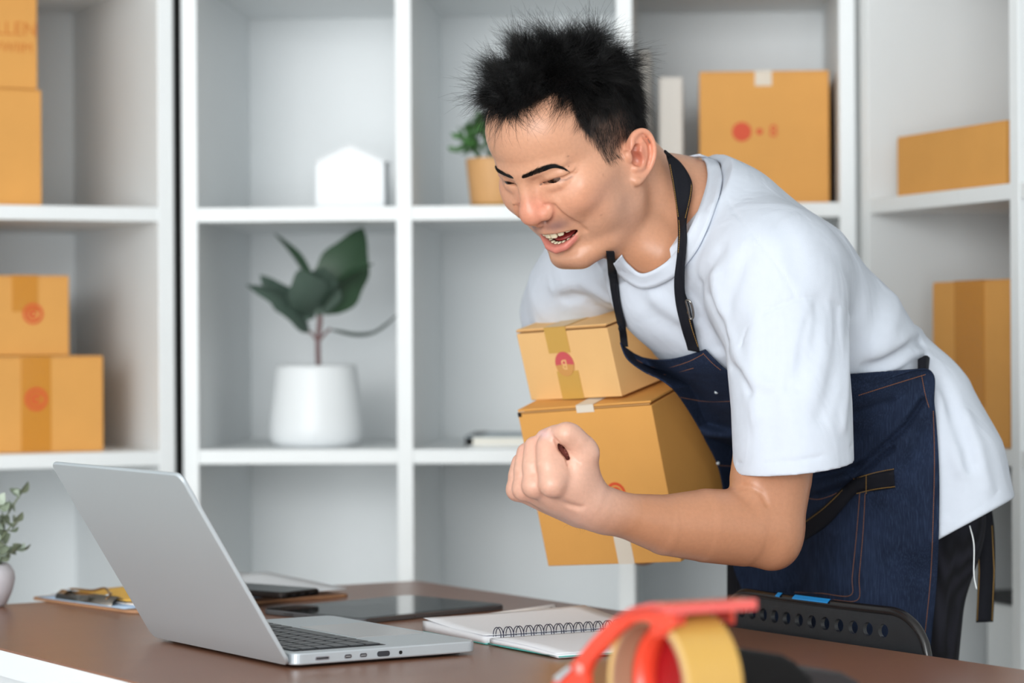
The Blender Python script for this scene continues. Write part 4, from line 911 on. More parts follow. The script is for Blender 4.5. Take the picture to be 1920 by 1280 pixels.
hairm = mat('black_hair', srgb(12, 11, 12), .42, spec=.4)
def roots(mask, w, n):
    q = BQ[mask[BQ].all(1)]; a = BV[q]; ar = np.linalg.norm(np.cross(a[:, 2]-a[:, 0], a[:, 3]-a[:, 1]), axis=1)*w[q].mean(1); p = ar/ar.sum()
    i = RNG.choice(len(q), n, p=p); uv = RNG.random((n, 2, 1)); A = a[i]
    P = (A[:, 0]*(1-uv[:, 0])+A[:, 1]*uv[:, 0])*(1-uv[:, 1])+(A[:, 3]*(1-uv[:, 0])+A[:, 2]*uv[:, 0])*uv[:, 1]
    N = np.cross(A[:, 2]-A[:, 0], A[:, 3]-A[:, 1]); N /= np.linalg.norm(N, axis=1)[:, None]; return P, N
def nrm(v): return v/(np.linalg.norm(v, axis=-1, keepdims=True)+1e-9)
mask = scalp & (sd > -1.5)
P, N = roots(mask, np.clip(amt, .34, 1)*np.where(L[:, 2] > 75, 1.25, .9), 42000)
if ((P-H2W((0, 0, 45)))*N).sum(1).mean() < 0: N = -N
Lp = w2h(P); Nl = N@HR; sdp = hair_sd(Lp)
wh = np.array([-8, -52, 112.]); tl = Lp-wh; tl = nrm(tl-Nl*(tl*Nl).sum(1)[:, None])
topw = np.clip((Lp[:, 2]-62)/34, 0, 1)*np.clip(sdp/8+.55, 0, 1); front = np.clip((Lp[:, 1]-25)/40, 0, 1)*topw
leng = 9+17*topw**.8+5*front; az = np.degrees(np.arctan2(np.abs(Lp[:, 0]), Lp[:, 1]))
back = np.clip((az-100)/35, 0, 1); leng = np.maximum(leng, 9+19*back*np.clip((Lp[:, 2]+35)/70, 0, 1))
leng = np.where(Lp[:, 2] < 30, np.minimum(leng, 6+9*back+np.clip(Lp[:, 2]+8, 0, 38)*.12), leng)
an = .30+.55*topw+.10*front+.30*back*(1-topw); bt = 1.0-.50*topw-.05*front
# tufts: strands lean towards the direction of their tuft
nc = 420; ci = RNG.choice(len(P), nc, replace=False); cd = RNG.normal(0, 1, (nc, 3)); cd = nrm(cd); near = np.empty(len(P), int)
for a in range(0, len(P), 4000): near[a:a+4000] = ((Lp[a:a+4000, None, :]-Lp[ci][None])**2).sum(2).argmin(1)
tuft = cd[near]; toc = (Lp[ci][near]-Lp)/16
dl = nrm(Nl*an[:, None]+tl*bt[:, None]+tuft*(.12+.46*topw)[:, None]+RNG.normal(0, .10, Lp.shape))
bl = tuft*(.15+.55*topw)[:, None]+toc*(.55*topw)[:, None]+RNG.normal(0, .22, Lp.shape)*(.4+topw)[:, None]+np.array([0, 0, -.10])-Nl*.12
leng = leng*np.where((topw > .3) & (sdp < 8), np.where(RNG.random(len(P)) < .6, .58, .95), 1)*RNG.uniform(.72, 1.10, len(P))*1.08/1000
Dw, Bw = dl@HR.T, bl@HR.T; tp_ = topw > .3; ph_ = (near*2.399) % 6.283+RNG.normal(0, .5, len(P))
_h = strands('hair', (P-N*.0008)[tp_], Dw[tp_], leng[tp_], Bw[tp_], np.full(tp_.sum(), .00022), 6, hairm, .03, curl=(RNG.uniform(.0018, .0050, tp_.sum()), ph_[tp_], RNG.uniform(3.5, 6.5, tp_.sum()))); _h['kind'] = 'stuff'
_h = strands('cropped_hair', (P-N*.0006)[~tp_], Dw[~tp_], leng[~tp_], Bw[~tp_], np.full((~tp_).sum(), .00013), 3, hairm, .04); _h['kind'] = 'stuff'
# eyebrows, lashes
def brow(name, c, wid, n, rise):
    c = catmull(c, 12); k = RNG.uniform(0, 1, n); i = (k*(len(c)-1)).astype(int); g = nrm(np.gradient(c, axis=0))
    w = np.interp(k, np.linspace(0, 1, len(wid)), wid)*RNG.uniform(-1, 1, n)
    upv = HR[:, 2][None]; up = nrm(upv-g[i]*(g[i]*upv).sum(1)[:, None])
    p = c[i]+up*w[:, None]
    for _ in range(2): d = body.eval(p.astype(np.float32)); gr = body.grad(p.astype(np.float32)); p = p-gr*d[:, None]
    dr = nrm(g[i]+up*np.interp(k, [0, 1], rise)[:, None]+gr*.2+RNG.normal(0, .12, p.shape)); ln = RNG.uniform(.004, .0075, n)
    o = strands(name, p, dr, ln, -gr*.15+up*-.15, np.full(n, .00011), 3, hairm, .02); o['kind'] = 'stuff'
_b = hit(body, [979, 993, 1008, 1022, 1036, 1049, 1060], [333.5, 328.5, 322, 316, 312, 313, 317])
brow('eyebrow', _b, [.0009, .0021, .0026, .0027, .0021, .0011, .0003], 1700, [.8, -.1])
_b2 = w2h(_b); _b2[:, 0] *= -1; brow('eyebrow', H2W(_b2), [.0009, .0021, .0026, .0027, .0021, .0011, .0003], 1700, [.8, -.1])
# eyes, teeth, tongue
eyem = mat('eye', srgb(60, 40, 32), .12, attr='col')
for s in (1, -1):
    c = np.array([31*s, 72.0, 19.2]); bm = bmesh.new(); bmesh.ops.create_uvsphere(bm, u_segments=40, v_segments=28, radius=1); vs = np.array([v.co[:] for v in bm.verts])
    gz = nrm(np.array([-.07, 1, -.10])); ang = np.degrees(np.arccos(np.clip(vs@gz, -1, 1)))
    me = bpy.data.meshes.new('eye'); bm.to_mesh(me); bm.free(); me.vertices.foreach_set('co', H2W(c+vs*12.0).astype(np.float32).ravel()); me.update()
    o = under(link('eye', me, eyem)); cc = np.tile(np.array(srgb(100, 78, 68)[:3]), (len(vs), 1)); cc[ang < 33] = srgb(52, 30, 20)[:3]; cc[ang < 15] = srgb(10, 8, 8)[:3]; vcol(o, cc)
toothm = mat('tooth', srgb(232, 218, 188), .22, sss=.1, spec=.5)
def tooth(x, y, z, w, d, h, up):
    bm = bmesh.new(); bm_box(bm, (0, 0, 0), (w, d, h), bev=min(w, d)*.34, seg=3)
    a = math.atan2(-2*.026*x, 1)
    M = Matrix.Rotation(a, 4, 'Z')
    for v in bm.verts:
        if (v.co.z > 0) == up: v.co.x *= .86
    bmesh.ops.transform(bm, matrix=Matrix.Translation((x, y, z))@M, verts=bm.verts)
    me = bpy.data.meshes.new('tooth'); bm.to_mesh(me); bm.free(); vs = np.empty(len(me.vertices)*3, np.float32); me.vertices.foreach_get('co', vs)
    me.vertices.foreach_set('co', H2W(vs.reshape(-1, 3)).astype(np.float32).ravel()); me.update(); under(link('tooth', me, toothm))
for s in (1, -1):
    for x, w, h in ((4.1, 8.0, 11.6), (11.7, 7.0, 10.4), (18.2, 6.4, 9.0)): tooth(x*s, 85.5-.026*x*x, -46.4+.004*x*x, w, 6, h, True)
    for x, w in ((2.7, 5.2), (8.0, 5.3), (13.6, 5.8), (19.4, 6.2)): tooth(x*s, 80.5-.026*x*x, -65.4+.009*x*x, w, 5.5, 9, False)
bm = bmesh.new(); bmesh.ops.create_uvsphere(bm, u_segments=24, v_segments=16, radius=1); me = bpy.data.meshes.new('tongue'); bm.to_mesh(me); bm.free()
vs = np.empty(len(me.vertices)*3, np.float32); me.vertices.foreach_get('co', vs); me.vertices.foreach_set('co', H2W(vs.reshape(-1, 3)*np.array([17, 24, 5.5])+np.array([0, 54, -60])).astype(np.float32).ravel()); me.update()
under(link('tongue', me, mat('tongue', srgb(150, 52, 48), .35)))
# hairs on the forearm
am = (BV[:, 0] > .02) & (BV[:, 0] < .262) & (BV[:, 1] < 2.885) & (BV[:, 2] < .945) & (BV[:, 2] > .82) & (dh > .065)
wgt = np.clip(1.15-(BV[:, 0]-.09)/.15, .10, 1); P, N = roots(am, wgt, 2800)
if (N[:, 1]).mean() > 0: N = -N
_k = N[:, 1] < -.42; P, N = P[_k], N[_k]
dv = nrm(N*.10+np.array([-.55, 0, -.55])+RNG.normal(0, .45, P.shape)); _h = strands('arm_hair', P, dv, RNG.uniform(.003, .0072, len(P)), RNG.normal(0, .45, P.shape)-N*.05, np.full(len(P), .000085), 4, mat('arm_hair', srgb(48, 34, 28), .5), .08)
_h['kind'] = 'stuff'
# ================================================================ clothes
shirt = Sculpt()
def su(prim, k=.03): shirt.add(prim, k, 'u')
SP = [W(1606, 752, 3.175), W(1496, 652, 3.13), W(1396, 548, 3.085), W(1318, 460, 3.06)]
su(f_elltube(SP, [.140, .156, .160, .114], [.086, .102, .106, .074], U), 0)
su(f_tube([W(1340, 432, 3.06), W(1268, 392, 3.07)], [.074, .078]), .05); su(f_tube([W(1262, 440, 3.05), W(1252, 532, 3.06)], [.068, .066]), .05)                                 # up to the collar
su(f_tube([W(1350, 425, 3.02), W(1452, 530, 2.935)], [.056, .066]), .05)                                # left shoulder
su(f_tube([W(1290, 430, 3.10), W(1120, 490, 3.22), W(1080, 545, 3.27), W(1062, 585, 3.32)], [.07, .062, .060, .058]), .04)   # right shoulder and sleeve
hemc, hemn = (W(1380, 893, 2.845)+W(1600, 861, 2.885))/2, None
_hx = W(1600, 861, 2.885)-W(1380, 893, 2.845); _hy = np.array([0, .07, .006]); hemn = np.cross(_hx, _hy); hemn /= np.linalg.norm(hemn); hemn *= -np.sign(hemn[2])
sl_pts, sl_r = [W(1452, 515, 2.935), W(1474, 640, 2.905), W(1484, 760, 2.885), W(1491, 960, 2.87)], [.074, .0665, .0655, .0645]
_st = f_tube(sl_pts, sl_r)
hemc32, hemn32 = hemc.astype(np.float32), hemn.astype(np.float32)
su((lambda P: -smin(-_st[0](P), -((P-hemc32)@hemn32), .0015), _st[1], _st[2]), .035)
# lower part of the shirt, loose over the hips
_sk = f_elltube([W(1598, 735, 3.175), W(1634, 800, 3.175), W(1668, 900, 3.165), W(1696, 1010, 3.16)], [.136, .150, .164, .172], [.086, .094, .100, .104], U)
_b0, _b1 = W(1885, 938, 3.22), W(1758, 1012, 3.03); _bx = _b0-_b1; _bn = np.cross(_bx, np.array([.9, .6, .0])); 
_bn = np.array([.18, .12, -1.0]); _bn /= np.linalg.norm(_bn); _bc = W(1760, 1008, 3.05)
_bn = np.cross(_bx, W(1752, 1008, 3.30)-_b1); _bn /= np.linalg.norm(_bn); _bn *= -np.sign(_bn[2]); _bn32, _bc32 = _bn.astype(np.float32), _b1.astype(np.float32)
su((lambda P: -smin(-_sk[0](P), -((P-_bc32)@_bn32), .004), _sk[1], _sk[2]), .012)
# collar: clip by its plane and open it round the neck
cA, cB, cC = W(1317, 296, 3.12), W(1202, 512, 2.985), W(1296, 420, 2.965)
cn = np.cross(cB-cA, cC-cA); cn /= np.linalg.norm(cn); cn *= np.sign(cn@(HT-cA)); cn32, cA32 = cn.astype(np.float32), cA.astype(np.float32)
nk = f_tube([W(1150, 330, 3.0), W(1290, 405, 3.07)], [.070, .070])
_nax = f_tube([W(1120, 300, 2.98), W(1290, 402, 3.06)], [0, 0])[0]
shirt.cut(lambda P: smin((P-cA32)@cn32, .130-_nax(P), .01))
shirt.add((nk[0], nk[1], nk[2]), .006, 's')
# seams and folds, drawn where the sight lines meet the cloth
SEAMS = [([(1390, 650), (1402, 618), (1440, 582), (1490, 561), (1530, 558), (1575, 570), (1600, 594)], .0022, .0016), ([(1350, 345), (1375, 395), (1422, 452), (1460, 500), (1484, 540), (1492, 558)], .002, .0012), ([(1382, 868), (1450, 867), (1530, 858), (1598, 835)], .0024, .0018), ([(1762, 985), (1820, 962), (1872, 920)], .0018, .0012), ([(1348, 312), (1352, 350), (1338, 405), (1312, 450), (1270, 505), (1225, 535), (1195, 530)], .0018, .0014)]
FOLDS = [([(1372, 690), (1392, 700), (1408, 735)], .006, .004), ([(1368, 640), (1352, 600), (1330, 560)], .009, .004), ([(1380, 660), (1400, 700), (1440, 720)], .008, -.004), ([(1540, 570), (1530, 640), (1490, 720)], .012, .004), ([(1570, 580), (1568, 680), (1540, 780)], .010, .0035), ([(1590, 600), (1588, 700), (1580, 800)], .007, -.003), ([(1420, 600), (1410, 680), (1420, 780)], .014, -.004), ([(1455, 640), (1440, 740), (1450, 840)], .012, .003), ([(1515, 600), (1505, 640), (1500, 700)], .005, .0018), ([(1532, 575), (1534, 600), (1530, 640)], .004, .0016), ([(1552, 575), (1556, 600), (1556, 640)], .004, .0014),
 ([(1625, 690), (1670, 675), (1710, 645), (1728, 640)], .007, .007), ([(1610, 712), (1660, 705), (1712, 680), (1736, 670)], .006, .005), ([(1640, 660), (1690, 640), (1722, 618)], .009, -.004), ([(1610, 640), (1640, 600), (1650, 540)], .014, .002), ([(1640, 700), (1690, 690), (1730, 664)], .007, -.004), ([(1680, 560), (1670, 620), (1650, 650)], .012, -.003), ([(1605, 580), (1590, 510), (1550, 460)], .014, .0018), ([(1450, 410), (1480, 450), (1500, 510)], .012, .0012),
 ([(1310, 540), (1320, 600), (1345, 650)], .008, .005), ([(1340, 520), (1350, 580), (1372, 640)], .010, -.005), ([(1400, 480), (1370, 545), (1360, 600)], .010, .0025), ([(1350, 470), (1330, 500), (1300, 560)], .009, .003), ([(1200, 560), (1240, 600), (1290, 630)], .014, .003), ([(1230, 560), (1270, 590), (1290, 600)], .012, -.004), ([(1060, 560), (1100, 560), (1150, 590)], .008, .005), ([(1040, 540), (1090, 530), (1140, 560)], .010, -.004), ([(1050, 500), (1090, 500), (1130, 500)], .010, .003),
 ([(1768, 720), (1800, 800), (1820, 870)], .009, .006), ([(1760, 740), (1775, 820), (1800, 880)], .010, -.004), ([(1770, 800), (1785, 900), (1780, 960)], .012, .004), ([(1810, 780), (1836, 850), (1850, 910)], .010, -.004)]
_all = SEAMS+FOLDS; _pp = [q for a in _all for q in a[0]]; _ph = hit(shirt, [q[0] for q in _pp], [q[1] for q in _pp], n=60); _i = 0
for a in _all: shirt.stroke(catmull(_ph[_i:_i+len(a[0])], 2), a[1], a[2]); _i += len(a[0])
SV, SQ = shirt.mesh(np.array([-.12, 2.66, .74]), np.array([.78, 3.62, 1.40]), .0021)
M_shirt = cotton = mat('white_cotton', srgb(206, 212, 223), .85, noise=.012, nscale=120, bump=.10, bscale=700, spec=.2)
nt = M_shirt.node_tree; tcn = nt.nodes.new('ShaderNodeTexCoord'); nz = nt.nodes.new('ShaderNodeTexNoise'); nz.inputs['Scale'].default_value = 13; nz.inputs['Detail'].default_value = 2.2; nz.inputs['Distortion'].default_value = .8; mpn = nt.nodes.new('ShaderNodeMapping'); mpn.inputs['Scale'].default_value = (1.6, 1.6, .7)
b2 = nt.nodes.new('ShaderNodeBump'); b2.inputs['Strength'].default_value = .30; b2.inputs['Distance'].default_value = .012; b1 = [n for n in nt.nodes if n.type == 'BUMP' and n is not b2][0]
nt.links.new(tcn.outputs['Object'], mpn.inputs[0]); nt.links.new(mpn.outputs[0], nz.inputs['Vector']); nt.links.new(nz.outputs[0], b2.inputs['Height']); nt.links.new(b2.outputs[0], b1.inputs['Normal'])
under(mesh_quads('t_shirt', SV, SQ, M_shirt)); tshirt = person.children[-1]
# ---- trousers and shoes
trs = Sculpt()
LH, LK, LA_ = W(1676, 950, 3.135), W(1660, 1280, 3.13), np.array([.47, 3.07, .06]); OFF = -U*.17
for o_ in (np.zeros(3), OFF): trs.add(f_tube([LH+o_, LK+o_, (LK+o_)*.45+(LA_+o_)*.55, LA_+o_], [.092, .082, .066, .068]), .03)
trs.add(f_elltube([W(1640, 860, 3.19), W(1660, 990, 3.18)], [.128, .134], [.090, .092], U), .04)
for a in (([(1800, 1010), (1790, 1100), (1780, 1200)], .010, .003), ([(1775, 1030), (1768, 1120), (1764, 1220)], .009, -.003), ([(1820, 1000), (1815, 1060), (1800, 1120)], .008, .003)):
    p = hit(trs, [q[0] for q in a[0]], [q[1] for q in a[0]]); trs.stroke(p, a[1], a[2])
TV, TQ = trs.mesh(np.array([.15, 2.85, .05]), np.array([.72, 3.45, 1.08]), .006)
M_trs = mat('black_pinstripe', srgb(24, 24, 30), .9, bump=.3, bscale=500, spec=.2)
nt = M_trs.node_tree; tcn = nt.nodes.new('ShaderNodeTexCoord'); wv = nt.nodes.new('ShaderNodeTexWave'); wv.inputs['Scale'].default_value = 42; wv.wave_type = 'BANDS'; mpn = nt.nodes.new('ShaderNodeMapping'); mpn.inputs['Rotation'].default_value = (0, 0, .9); nt.links.new(tcn.outputs['Object'], mpn.inputs[0]); nt.links.new(mpn.outputs[0], wv.inputs['Vector'])
cr = nt.nodes.new('ShaderNodeValToRGB'); cr.color_ramp.elements[0].color = srgb(18, 18, 23); cr.color_ramp.elements[1].color = srgb(34, 34, 42); nt.links.new(wv.outputs[0], cr.inputs[0]); nt.links.new(cr.outputs[0], nt.nodes['Principled BSDF'].inputs['Base Color'])
under(mesh_quads('trousers', TV, TQ, M_trs))
for o_ in (np.zeros(3), OFF):
    shoe = Sculpt(); a = LA_+o_; f2 = np.array([NF[0], NF[1], 0]); shoe.add(f_tube([a+np.array([0, 0, -.02])-f2*.04, a+f2*.06+np.array([0, 0, -.025]), a+f2*.15+np.array([0, 0, -.032])], [.037, .037, .026]), 0); shoe.add(f_tube([a, a+np.array([0, 0, .03])], [.04, .042]), .03)
    shoe.cut(lambda P: -P[:, 2]+.001); v, q = shoe.mesh(a-np.array([.25, .25, .09]), a+np.array([.25, .25, .12]), .005); under(mesh_quads('shoe', v, q, mat('shoe_leather', srgb(40, 34, 32), .4)))
# ---- apron: denim sheet lying on shirt and trousers
from mathutils.bvhtree import BVHTree
def vnormals(V, Q):
    n = np.cross(V[Q[:, 2]]-V[Q[:, 0]], V[Q[:, 3]]-V[Q[:, 1]]); N_ = np.zeros_like(V); [np.add.at(N_, Q[:, k], n) for k in range(4)]; return N_/(np.linalg.norm(N_, axis=1)[:, None]+1e-12)
def tree(parts, off):
    Vs, Qs, o_ = [], [], 0
    for V, Q, keep in parts:
        V = np.asarray(V, float); Q = np.asarray(Q); N_ = vnormals(V, Q); c = V[Q].mean(1); s_ = np.sign((N_[Q[:, 0]]*(np.array([0, 0, CAMZ])-c)).sum(1)); Q = Q[keep(V)[Q].all(1)]; Vs.append(V+N_*off); Qs.append(Q+o_); o_ += len(V)
    V = np.concatenate(Vs); Q = np.concatenate(Qs); u_, inv = np.unique(Q, return_inverse=True); return BVHTree.FromPolygons(V[u_].tolist(), inv.reshape(Q.shape).tolist())
def cast(bv, px_, py_):
    t = np.full(len(px_), np.nan)
    for i, (a, b) in enumerate(zip(px_, py_)):
        d = Vector(((a-960)/FPX, 1, -(b-640)/FPX)); h = bv.ray_cast(Vector((0, 0, CAMZ)), d.normalized(), 9)
        if h[0] is not None: t[i] = h[0].y
    return t
def fill(G):
    G = G.copy()
    for _ in range(200):
        bad = np.isnan(G)
        if not bad.any(): break
        b = np.pad(G, 1, constant_values=np.nan); st_ = np.stack([b[:-2, 1:-1], b[2:, 1:-1], b[1:-1, :-2], b[1:-1, 2:]]); c = (~np.isnan(st_)).sum(0); m = np.nansum(st_, 0)/np.maximum(c, 1); G = np.where(bad & (c > 0), m, G)
    return G
_slv = f_tube(sl_pts, [r+.016 for r in sl_r])[0]
if ((SV[SQ[0, 0]]-0) is None): pass
_sn = vnormals(np.asarray(SV, float), SQ); _flip = 1 if (_sn*(np.asarray(SV)-W(1500, 640, 3.13))).sum(1).mean() > 0 else -1
cloth = tree([(SV, SQ, lambda V: (_slv(V.astype(np.float32)) > 0) | (V[:, 2] > 1.14)), (TV, TQ, lambda V: V[:, 2] > .3)], .007*_flip)
AL = [(1163, 642), (1176, 672), (1207, 696), (1238, 711), (1262, 730), (1290, 768), (1322, 824), (1352, 895), (1372, 1050), (1394, 1120), (1402, 1240), (1405, 1420)]
AR = [(1322, 655), (1374, 702), (1460, 736), (1602, 729), (1738, 692), (1752, 760), (1760, 860), (1761, 960), (1757, 1080), (1746, 1200), (1738, 1300), (1730, 1420)]
nv, nu = 231, 132
al, ar_ = catmull(AL, nv//11), catmull(AR, nv//11); nv = len(al)
uu = np.linspace(0, 1, nu); vv = np.linspace(0, 1, nv)
PX = al[:, None, 0]*(1-uu)+ar_[:, None, 0]*uu; PY = al[:, None, 1]*(1-uu)+ar_[:, None, 1]*uu
dip = np.exp(-(vv/.10)**2); PY = PY+dip[:, None]*(27*np.sin(np.pi*np.clip(uu, 0, 1)**.8))[None]
dep = fill(cast(cloth, PX.ravel(), PY.ravel()).reshape(nv, nu))
lift = dep.copy(); 
for _ in range(120):
    b = np.pad(lift, 1, mode='edge'); sm = (b[:-2, 1:-1]+b[2:, 1:-1]+b[1:-1, :-2]+b[1:-1, 2:])/4; lift = np.minimum(sm, dep)
def ppx(pix): return np.array(pix, float)
AFOLDS = [([(1730, 751), (1712, 778), (1694, 802), (1656, 836), (1634, 856), (1614, 874), (1594, 892)], 6, .013), ([(1672, 840), (1654, 854), (1634, 872), (1607, 894), (1590, 908)], 6, .013), ([(1666, 836), (1645, 852), (1622, 874), (1600, 892)], 5, -.007), ([(1612, 872), (1585, 880), (1550, 889), (1522, 896)], 7, .012), ([(1592, 893), (1562, 902), (1530, 914)], 8, -.007), ([(1585, 914), (1550, 926), (1515, 934)], 8, .010), ([(1600, 773), (1640, 760), (1672, 752)], 8, .005), ([(1700, 830), (1690, 860), (1672, 890)], 12, -.004), ([(1735, 800), (1722, 850), (1700, 880)], 14, .004),
 ([(1262, 765), (1320, 790), (1370, 800)], 9, .010), ([(1285, 792), (1330, 812), (1372, 818)], 8, -.006), ([(1300, 822), (1340, 838), (1375, 840)], 8, .010), ([(1325, 850), (1350, 858), (1378, 860)], 7, -.006), ([(1345, 880), (1362, 884), (1378, 884)], 6, .008), ([(1245, 738), (1300, 758), (1365, 765)], 12, -.005), ([(1690, 930), (1700, 1010), (1690, 1150)], 30, .004), ([(1560, 1020), (1560, 1080), (1550, 1150)], 30, -.004), ([(1645, 960), (1650, 1050), (1640, 1150)], 20, .003), ([(1205, 690), (1230, 712), (1260, 735)], 8, .006)]
for pix, w_, am_ in AFOLDS:
    pts_ = catmull(ppx(pix), 8); d2 = np.min((PX[..., None]-pts_[:, 0])**2+(PY[..., None]-pts_[:, 1])**2, -1); lift = lift+am_*np.exp(-d2/w_**2)
for pix, w_ in (([(1734, 748), (1694, 802), (1650, 842), (1600, 884), (1560, 905), (1520, 918)], 34), ([(1262, 765), (1320, 800), (1375, 830)], 30), ([(1320, 850), (1350, 865), (1378, 875)], 24)):
    pts_ = catmull(ppx(pix), 10); d2 = np.min((PX[..., None]-pts_[:, 0])**2+(PY[..., None]-pts_[:, 1])**2, -1); lift = lift-.012*np.exp(-d2/w_**2)
lift = np.minimum(np.minimum(lift, dep+.004), 3.055+.42*uu[None]+np.clip(vv[:, None]-.35, 0, 1)*.5)
A3 = np.stack([(PX-960)/FPX*lift, lift, CAMZ-(PY-640)/FPX*lift], -1)
# carry the cloth round the far side so that its edge has depth
nu2 = nu
AV = A3.reshape(-1, 3); idx = np.arange(nv*nu2).reshape(nv, nu2); AQ = np.stack([idx[:-1, :-1], idx[1:, :-1], idx[1:, 1:], idx[:-1, 1:]], -1).reshape(-1, 4)
M_den = mat('denim', srgb(27, 36, 56), .88, noise=.30, nscale=30, bump=.30, bscale=1300, spec=.15)
nt = M_den.node_tree; bs = nt.nodes['Principled BSDF']; tcn = nt.nodes.new('ShaderNodeTexCoord'); mpn = nt.nodes.new('ShaderNodeMapping'); mpn.inputs['Scale'].default_value = (900, 900, 45); nz = nt.nodes.new('ShaderNodeTexNoise'); nz.inputs['Scale'].default_value = 1; nz.inputs['Detail'].default_value = 3
nt.links.new(tcn.outputs['Object'], mpn.inputs[0]); nt.links.new(mpn.outputs[0], nz.inputs['Vector']); mx = nt.nodes.new('ShaderNodeMix'); mx.data_type = 'RGBA'; mx.blend_type = 'MIX'; mr = nt.nodes.new('ShaderNodeMapRange'); mr.inputs[1].default_value = .45; mr.inputs[2].default_value = .8; mr.inputs[4].default_value = .45
nt.links.new(nz.outputs[0], mr.inputs[0]); nt.links.new(mr.outputs[0], mx.inputs[0]); src = bs.inputs['Base Color'].links[0].from_socket; nt.links.new(src, mx.inputs[6]); mx.inputs[7].default_value = srgb(58, 74, 102); nt.links.new(mx.outputs[2], bs.inputs['Base Color'])
apron = under(mesh_quads('apron', AV, AQ, M_den)); md_ = apron.modifiers.new('cloth', 'SOLIDIFY'); md_.thickness = .0016; md_.offset = 0
abv = BVHTree.FromPolygons([tuple(v) for v in AV.tolist()], [tuple(int(i) for i in q) for q in AQ])
def on_apron(pix, off=.0016):
    out = []
    for a_, b_ in pix:
        d = Vector(((a_-960)/FPX, 1, -(b_-640)/FPX)).normalized(); h = abv.ray_cast(Vector((0, 0, CAMZ)), d, 9)
        if h[0] is not None: out.append(np.array(h[0]-d*off))
    return np.array(out)
def child_of(o, par): o.parent = par; o.matrix_parent_inverse = Matrix.Identity(4); return o
M_thr = mat('copper_thread', srgb(142, 92, 58), .7); M_gold = mat('gold_thread', srgb(160, 122, 58), .6)
def stitch(name, pix, par, m=M_thr, fn=on_apron, step=3.6, r=.00042, on=.74):
    p = catmull(np.array(pix, float), 10); s_ = np.concatenate([[0], np.cumsum(np.linalg.norm(np.diff(p, axis=0), axis=1))]); mb = MB(); k = 0.
    while k < s_[-1]:
        a0, a1 = k, min(k+step*on, s_[-1]); q = fn([(np.interp(v, s_, p[:, 0]), np.interp(v, s_, p[:, 1])) for v in (a0, (a0+a1)/2, a1)])
        if len(q) == 3: mb.tube(q, r, ns=5)
        k += step
    if mb.V: o = mb.build(name, m, par, True); o.matrix_parent_inverse = Matrix.Identity(4); o['kind'] = 'stuff'; return o
for pix in ([(1750, 770), (1752, 860), (1750, 960), (1745, 1080), (1733, 1200)], [(1172, 656), (1200, 678), (1240, 690), (1285, 680), (1318, 664)], [(1190, 690), (1222, 702), (1260, 700), (1300, 690)], [(1318, 662), (1335, 680), (1352, 694)], [(1610, 741), (1670, 722), (1735, 702)], [(1728, 704), (1735, 740), (1742, 764)], [(1612, 925), (1606, 1000), (1598, 1080), (1594, 1116), (1540, 1112), (1490, 1110)], [(1622, 925), (1618, 1000), (1611, 1080), (1608, 1124), (1560, 1124), (1500, 1118)], [(1500, 930), (1530, 936), (1556, 930), (1580, 918)], [(1330, 866), (1350, 872), (1376, 874)], [(1262, 742), (1320, 752), (1368, 752)]):
    stitch('stitching', pix, apron)
def band_on(name, left, right, m, par, th=.0012, fn=on_apron):
    n = 14; l_, r_ = catmull(np.array(left, float), n), catmull(np.array(right, float), n); V = []; ok = []
    cols = 5; pts_ = [(l_[i]*(1-c/(cols-1))+r_[i]*c/(cols-1)) for i in range(len(l_)) for c in range(cols)]; P_ = fn(pts_)
    if len(P_) != len(pts_): return None
    nrow = len(l_); ids = np.arange(nrow*cols).reshape(nrow, cols); Q_ = np.stack([ids[:-1, :-1], ids[1:, :-1], ids[1:, 1:], ids[:-1, 1:]], -1).reshape(-1, 4)
    o = mesh_quads(name, P_, Q_, m, par); o.matrix_parent_inverse = Matrix.Identity(4); md = o.modifiers.new('cloth', 'SOLIDIFY'); md.thickness = th; md.offset = 0; return o
M_web = mat('black_webbing', srgb(22, 23, 30), .8, bump=.3, bscale=900, spec=.2)
fa = lambda p: on_apron(p, .0026)
band_on('pocket_band', [(1470, 1008), (1540, 952), (1600, 898), (1640, 888), (1676, 880)], [(1478, 1032), (1550, 985), (1606, 925), (1640, 920), (1678, 914)], M_web, apron, fn=fa)
fs = lambda p: on_apron(p, .0040)
stitch('stitching', [(1600, 898), (1640, 886), (1676, 879)], apron, M_gold, fs); stitch('stitching', [(1606, 925), (1640, 917), (1678, 912)], apron, M_gold, fs); stitch('stitching', [(1500, 985), (1545, 952), (1590, 908)], apron, M_gold, fs); stitch('stitching', [(1624, 890), (1624, 925)], apron, M_gold, fs)
for a_, b_ in ((1343, 735), (1346, 868)):
    q = on_apron([(a_, b_)], .002)
    if len(q): mb = MB(); mb.tube([q[0]+np.array([0, .001, 0]), q[0]-np.array([0, .001, 0])], .0022, ns=12); o = mb.build('rivet', M_alu, apron, True); o.matrix_parent_inverse = Matrix.Identity(4)
